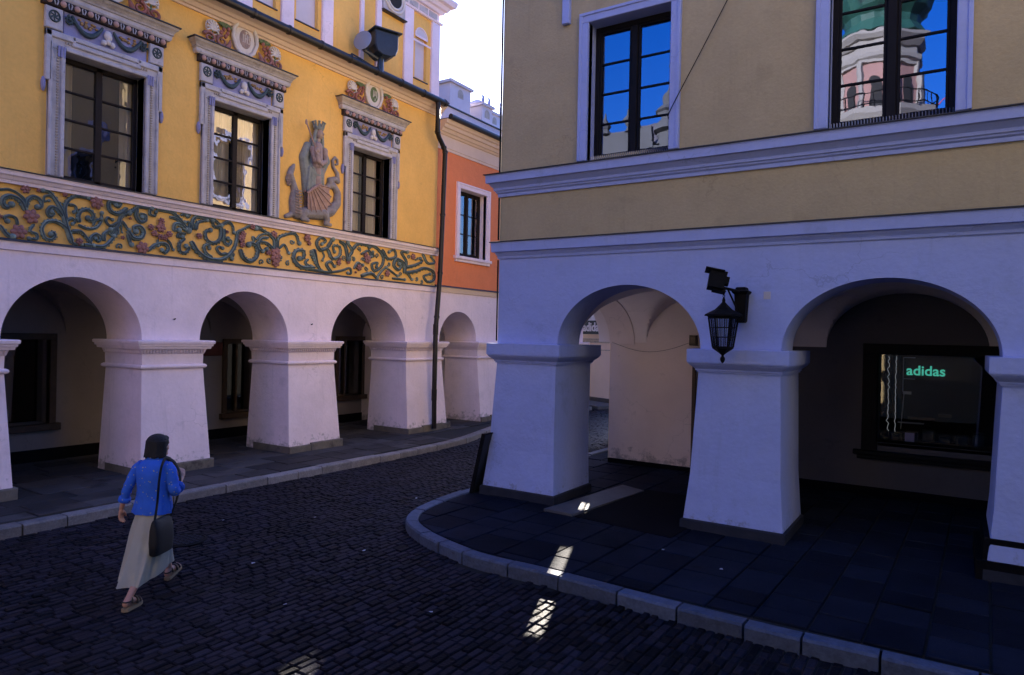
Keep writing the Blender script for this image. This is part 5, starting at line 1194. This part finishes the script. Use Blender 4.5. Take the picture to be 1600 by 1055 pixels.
# sandals
def sandal(q,name='sandal'):
    s=MB()
    out=[(-.036,-.06),(-.04,-.02),(-.034,.04),(-.042,.1),(-.045,.15),(-.028,.19),(.0,.195),(.03,.175),(.044,.13),(.038,.06),(.032,0),(.03,-.05),(.0,-.07)]
    s.loft([[PW(q(a,b,z)) for a,b in out] for z in (-.04,-.008)]); s_=link(name,s,'sole',pr)
    u=MB()
    for (y,z,h) in ((.12,.0,.045),(.075,.0,.07),(-.005,.03,.09)):
        P=[PW(q(.042*cos(PI*k/10),y+.01*sin(PI*k/5),z+(h-z)*sin(PI*k/10))) for k in range(11)]; u.tube(P,.011,6)
    P=[PW(q(.038*cos(t),-.02+.048*sin(t),.055)) for t in [PI+PI*k/10 for k in range(11)]]; u.tube(P,.008,6)
    link('straps',u,'sandal',s_,smooth=60)
sandal(qb); sandal(qf)
# bag
bg=thing('shoulder_bag',PW((.23,0,.5)),'large black shoulder bag hanging at the right hip of the walking woman','bag')
G=MB(); rings=[]
for z,sx,sy in [(.47,.035,.14),(.48,.05,.15),(.6,.06,.155),(.72,.055,.15),(.80,.035,.145),(.83,.012,.14)]:
    rings.append([PW((.175+sx*(abs(cos(t))**.5)*(1 if cos(t)>=0 else -1),-.13+sy*(abs(sin(t))**.5)*(1 if sin(t)>=0 else -1),z)) for t in [2*PI*(k+.5)/24 for k in range(24)]])
G.loft(rings); link('pouch',G,'bag',bg,smooth=50)
G=MB()
for P in ([(.175,-.25,.8),(.17,-.20,1.0),(.155,-.155,1.2),(.145,-.10,1.34),(.135,-.02,1.405),(.14,.05,1.385)],[(.19,.0,.8),(.225,.06,1.0),(.215,.12,1.2),(.18,.09,1.33),(.14,.05,1.385)]):
    G.tube([PW(p) for p in cr(P,5)],.024,8,squash=tuple(Vector(PW((1,.2,0)))-Vector(PW((0,0,0)))),flat=.35)
link('strap',G,'bag',bg,smooth=60)
#@@BEHIND
# ============================================================ SQUARE BEHIND THE CAMERA (seen in the window panes) + ADDED UNSEEN BLOCK
tw=thing('town_hall_tower',(-5.4,-40.3,0),'pink tower with green onion dome mirrored in the right window of the beige house','tower')
tx,ty=-5.3,-40.3
def ngon(r,z,n=8,a0=PI/8): return [(tx+r*cos(a0+2*PI*k/n),ty+r*sin(a0+2*PI*k/n),z) for k in range(n)]
mb=MB(); mb.loft([ngon(2.75,0),ngon(2.75,18.3),ngon(2.6,18.3),ngon(2.6,24.2)]); link('shaft',mb,'tpink',tw)
mb=MB()
for k in range(8):
    a=PI/8+2*PI*k/8; mb.tube([(tx+2.62*cos(a),ty+2.62*sin(a),20.3),(tx+2.62*cos(a),ty+2.62*sin(a),24.1)],.22,6)
mb.loft([ngon(r,z) for r,z in [(2.6,23.6),(2.8,23.65),(2.8,23.85),(3.0,24.0),(3.05,24.3),(2.6,24.5)]]); mb.loft([ngon(r,z) for r,z in [(2.6,25.0),(2.9,25.05),(3.2,25.4),(3.2,25.6),(2.5,25.8)]]); mb.loft([ngon(r,z) for r,z in [(2.7,24.2),(2.7,25.2)]])
mb.loft([ngon(r,z) for r,z in [(2.75,18.2),(2.95,18.6),(3.1,18.7),(3.3,19.3),(3.7,19.9),(3.75,20.25),(2.5,20.3)]]); link('cornices',mb,'tcream',tw)
mb=MB()
for k in range(8):
    a=2*PI*k/8; d=Vector((cos(a),sin(a))); n_=Vector((-d.y,d.x)); c0=Vector((tx,ty))+d*2.43
    P=[(-.4,20.5),(.4,20.5)]+[(.4*cos(PI*j/8),22.3+.4*sin(PI*j/8)) for j in range(9)]
    f=[(*(c0+n_*u),z) for u,z in P]; g_=[(*(c0+d*.03+n_*u),z) for u,z in P]; mb.add(g_,[tuple(range(11))])
link('arched_openings',mb,'room',tw)
mb=MB()
for k in range(32):
    a=2*PI*k/32; p=(tx+3.55*cos(a),ty+3.55*sin(a)); mb.tube([(*p,20.25),(*p,21.3)],.035,4)
for z in (21.3,20.45): mb.tube([(tx+3.55*cos(2*PI*k/32),ty+3.55*sin(2*PI*k/32),z) for k in range(33)],.05,5)
link('balcony_railing',mb,'iron',tw)
mb=MB(); prof=[(2.75,25.8),(2.5,26.2),(2.2,26.7),(2.3,27.2),(2.8,27.7),(3.1,28.4),(3.2,29.1),(3.1,29.8),(2.7,30.5),(2.1,31.2),(1.5,31.8),(1.2,32.3),(1.1,34),(.6,35),(.2,38),(.02,42)]
mb.loft([[(tx+r*(1+.015*cos(k*PI))*cos(2*PI*k/32),ty+r*(1+.015*cos(k*PI))*sin(2*PI*k/32),z) for k in range(32)] for r,z in prof]); link('onion_dome',mb,'copper',tw)
mb=MB(); mb.tube([(tx+3.6,ty+.4,20.5),(tx+5.4,ty+1.0,22.3)],.05,5); mb.add([(tx+5.4,ty+1.0,22.3),(tx+4.6,ty+.75,21.5),(tx+4.9,ty+.8,20.2),(tx+5.7,ty+1.1,20.9)],[(0,1,2,3)]); link('flag',mb,'flagr',tw)
mb=MB(); mb.box(FW,-16,12,-50,-40,0,15.5); link('town_hall_block',mb,'tpink',tw)
def gable_house(x0,x1,y,h,label,m,n,deep=10):
    o=thing('gabled_house',((x0+x1)/2,y,0),label,'house',group='houses across the square')
    b=MB(); b.box(FW,x0,x1,y-deep,y,0,h); link('wall',b,m,o)
    b=MB(); b.add([(x0,y-.4,h),(x1,y-.4,h),(x1,y-deep,h),(x0,y-deep,h),(x0,y-deep/2,h+3),(x1,y-deep/2,h+3)],[(0,1,5,4),(1,2,5),(2,3,4,5),(3,0,4)]); link('roof',b,'roof',o)
    w=MB()
    for zz in [h*.35,h*.6]+([h*.82] if h>12 else []):
        for k in range(n):
            u=x0+(x1-x0)*(k+.5)/n; w.box(FW,u-.5,u+.5,y,y+.02,zz-.9,zz+.9)
    link('windows',w,'room',o)
    a=MB(); a.box(FW,x0-.2,x1+.2,y-.3,y+.35,h-.0,h+.35); a.box(FW,x0,x1,y-.3,y,h+.35,h+1.3)
    k=x0+.6
    while k<x1:
        a.tube([(k,y-.1,h+1.3),(k,y-.1,h+1.6),(k,y-.1,h+1.8),(k,y-.1,h+2.1),(k,y-.1,h+2.5)],[.35,.2,.32,.12,.04],8); k+=1.5
    link('attic_parapet',a,'gst',o)
th=thing('sky_blocker',(12,-6,0),'large plain building mass added behind the viewer to block sky light','building')  # added unseen mass that blocks sky light and darkens the ground
b=MB(); b.box(FW,1.1,24,-14,2.0,0,15); b.box(FW,-3.6,1.09,-13,-1.6,0,7.2); b.box(FW,1.1,10,2.01,3.5,0,10); link('wall',b,'beige',th)
b=MB(); b.box(FW,.9,24.3,-14.3,2.2,15.01,15.5); link('roof',b,'roof',th)
b=MB()
for z in (5.5,10):
    for k in range(5): b.mark(); b.box(FW,1.07,1.1,-13+k*3,-11.7+k*3,z+(3 if z<6 else 0),z+2.2+(3 if z<6 else 0))
parts('window',b,'woodR',th)
gable_house(-14.9,-10.8,-17,12.2,'grey stone house with pinnacled parapet mirrored in the left window of the beige house','gst',3)
gable_house(-19.6,-15.0,-17.3,13.4,'taller old stone house with pinnacles beside the turret, across the square behind the viewer','gst',3)
gable_house(-32,-19.8,-19,11.5,'long pale house at the far corner of the square behind the viewer','tcream',5)
sp=MB(); 
sx,sy=-13.7,-17.4
sp.loft([[(sx+r*cos(2*PI*k/8),sy+r*sin(2*PI*k/8),z) for k in range(8)] for r,z in [(.9,12),(.9,14.1),(1.2,14.2),(1.1,14.5),(.75,14.9),(.8,15.4),(.95,15.5),(.5,15.9),(.55,16.3),(.2,16.7),(.12,17.6),(.3,17.9),(.05,18.5)]]); tag(link('roof_turret',sp,'gst'),'slender stone turret rising behind the grey parapet in the left window reflection','turret')
#@@LIGHT
# ============================================================ LIGHT, CAMERA
SAZ=(-.355,.935); EL=math.radians(17.5)
sc=bpy.context.scene
w=bpy.data.worlds.new('World'); sc.world=w; w.use_nodes=True; nt=w.node_tree; bgd=nt.nodes['Background']
sky=nt.nodes.new('ShaderNodeTexSky'); sky.sky_type='NISHITA'; sky.sun_disc=False; sky.sun_elevation=EL; sky.sun_rotation=math.atan2(SAZ[0],SAZ[1]); sky.air_density=1.3; sky.dust_density=2.0; sky.ozone_density=4.5; sky.altitude=200
hs=nt.nodes.new('ShaderNodeHueSaturation'); hs.inputs['Saturation'].default_value=1.35; nt.links.new(sky.outputs[0],hs.inputs['Color']); tn=nt.nodes.new('ShaderNodeVectorMath'); tn.operation='MULTIPLY'; tn.inputs[1].default_value=(.67,.78,1.34); nt.links.new(hs.outputs[0],tn.inputs[0]); nt.links.new(tn.outputs[0],bgd.inputs['Color']); bgd.inputs['Strength'].default_value=.088
sl=bpy.data.lights.new('sun','SUN'); sl.energy=5.0; sl.angle=math.radians(.4); sl.color=(1,.90,.78)
so_=bpy.data.objects.new('sun',sl); C.objects.link(so_)
d=Vector((SAZ[0]*cos(EL),SAZ[1]*cos(EL),sin(EL))); so_.rotation_euler=d.to_track_quat('Z','Y').to_euler(); so_.location=(-30,80,30)
cam=bpy.data.cameras.new('camera'); co=bpy.data.objects.new('camera',cam); C.objects.link(co); sc.camera=co
cam.sensor_width=36; cam.lens=CF/1600*36; cam.clip_end=3000; cam.clip_start=.05
c_,s_=cos(ROLL),sin(ROLL); X=rt*c_+up*s_; Y=-rt*s_+up*c_; Z=-fwd
mw=Matrix((X,Y,Z)).transposed().to_4x4(); mw.translation=Vector((0,0,CH)); co.matrix_world=mw
sc.view_settings.view_transform='Standard'; sc.view_settings.look='None'; sc.view_settings.exposure=2.2; sc.view_settings.gamma=1
for o in bpy.data.objects:
    if '_o' in o: del o['_o']
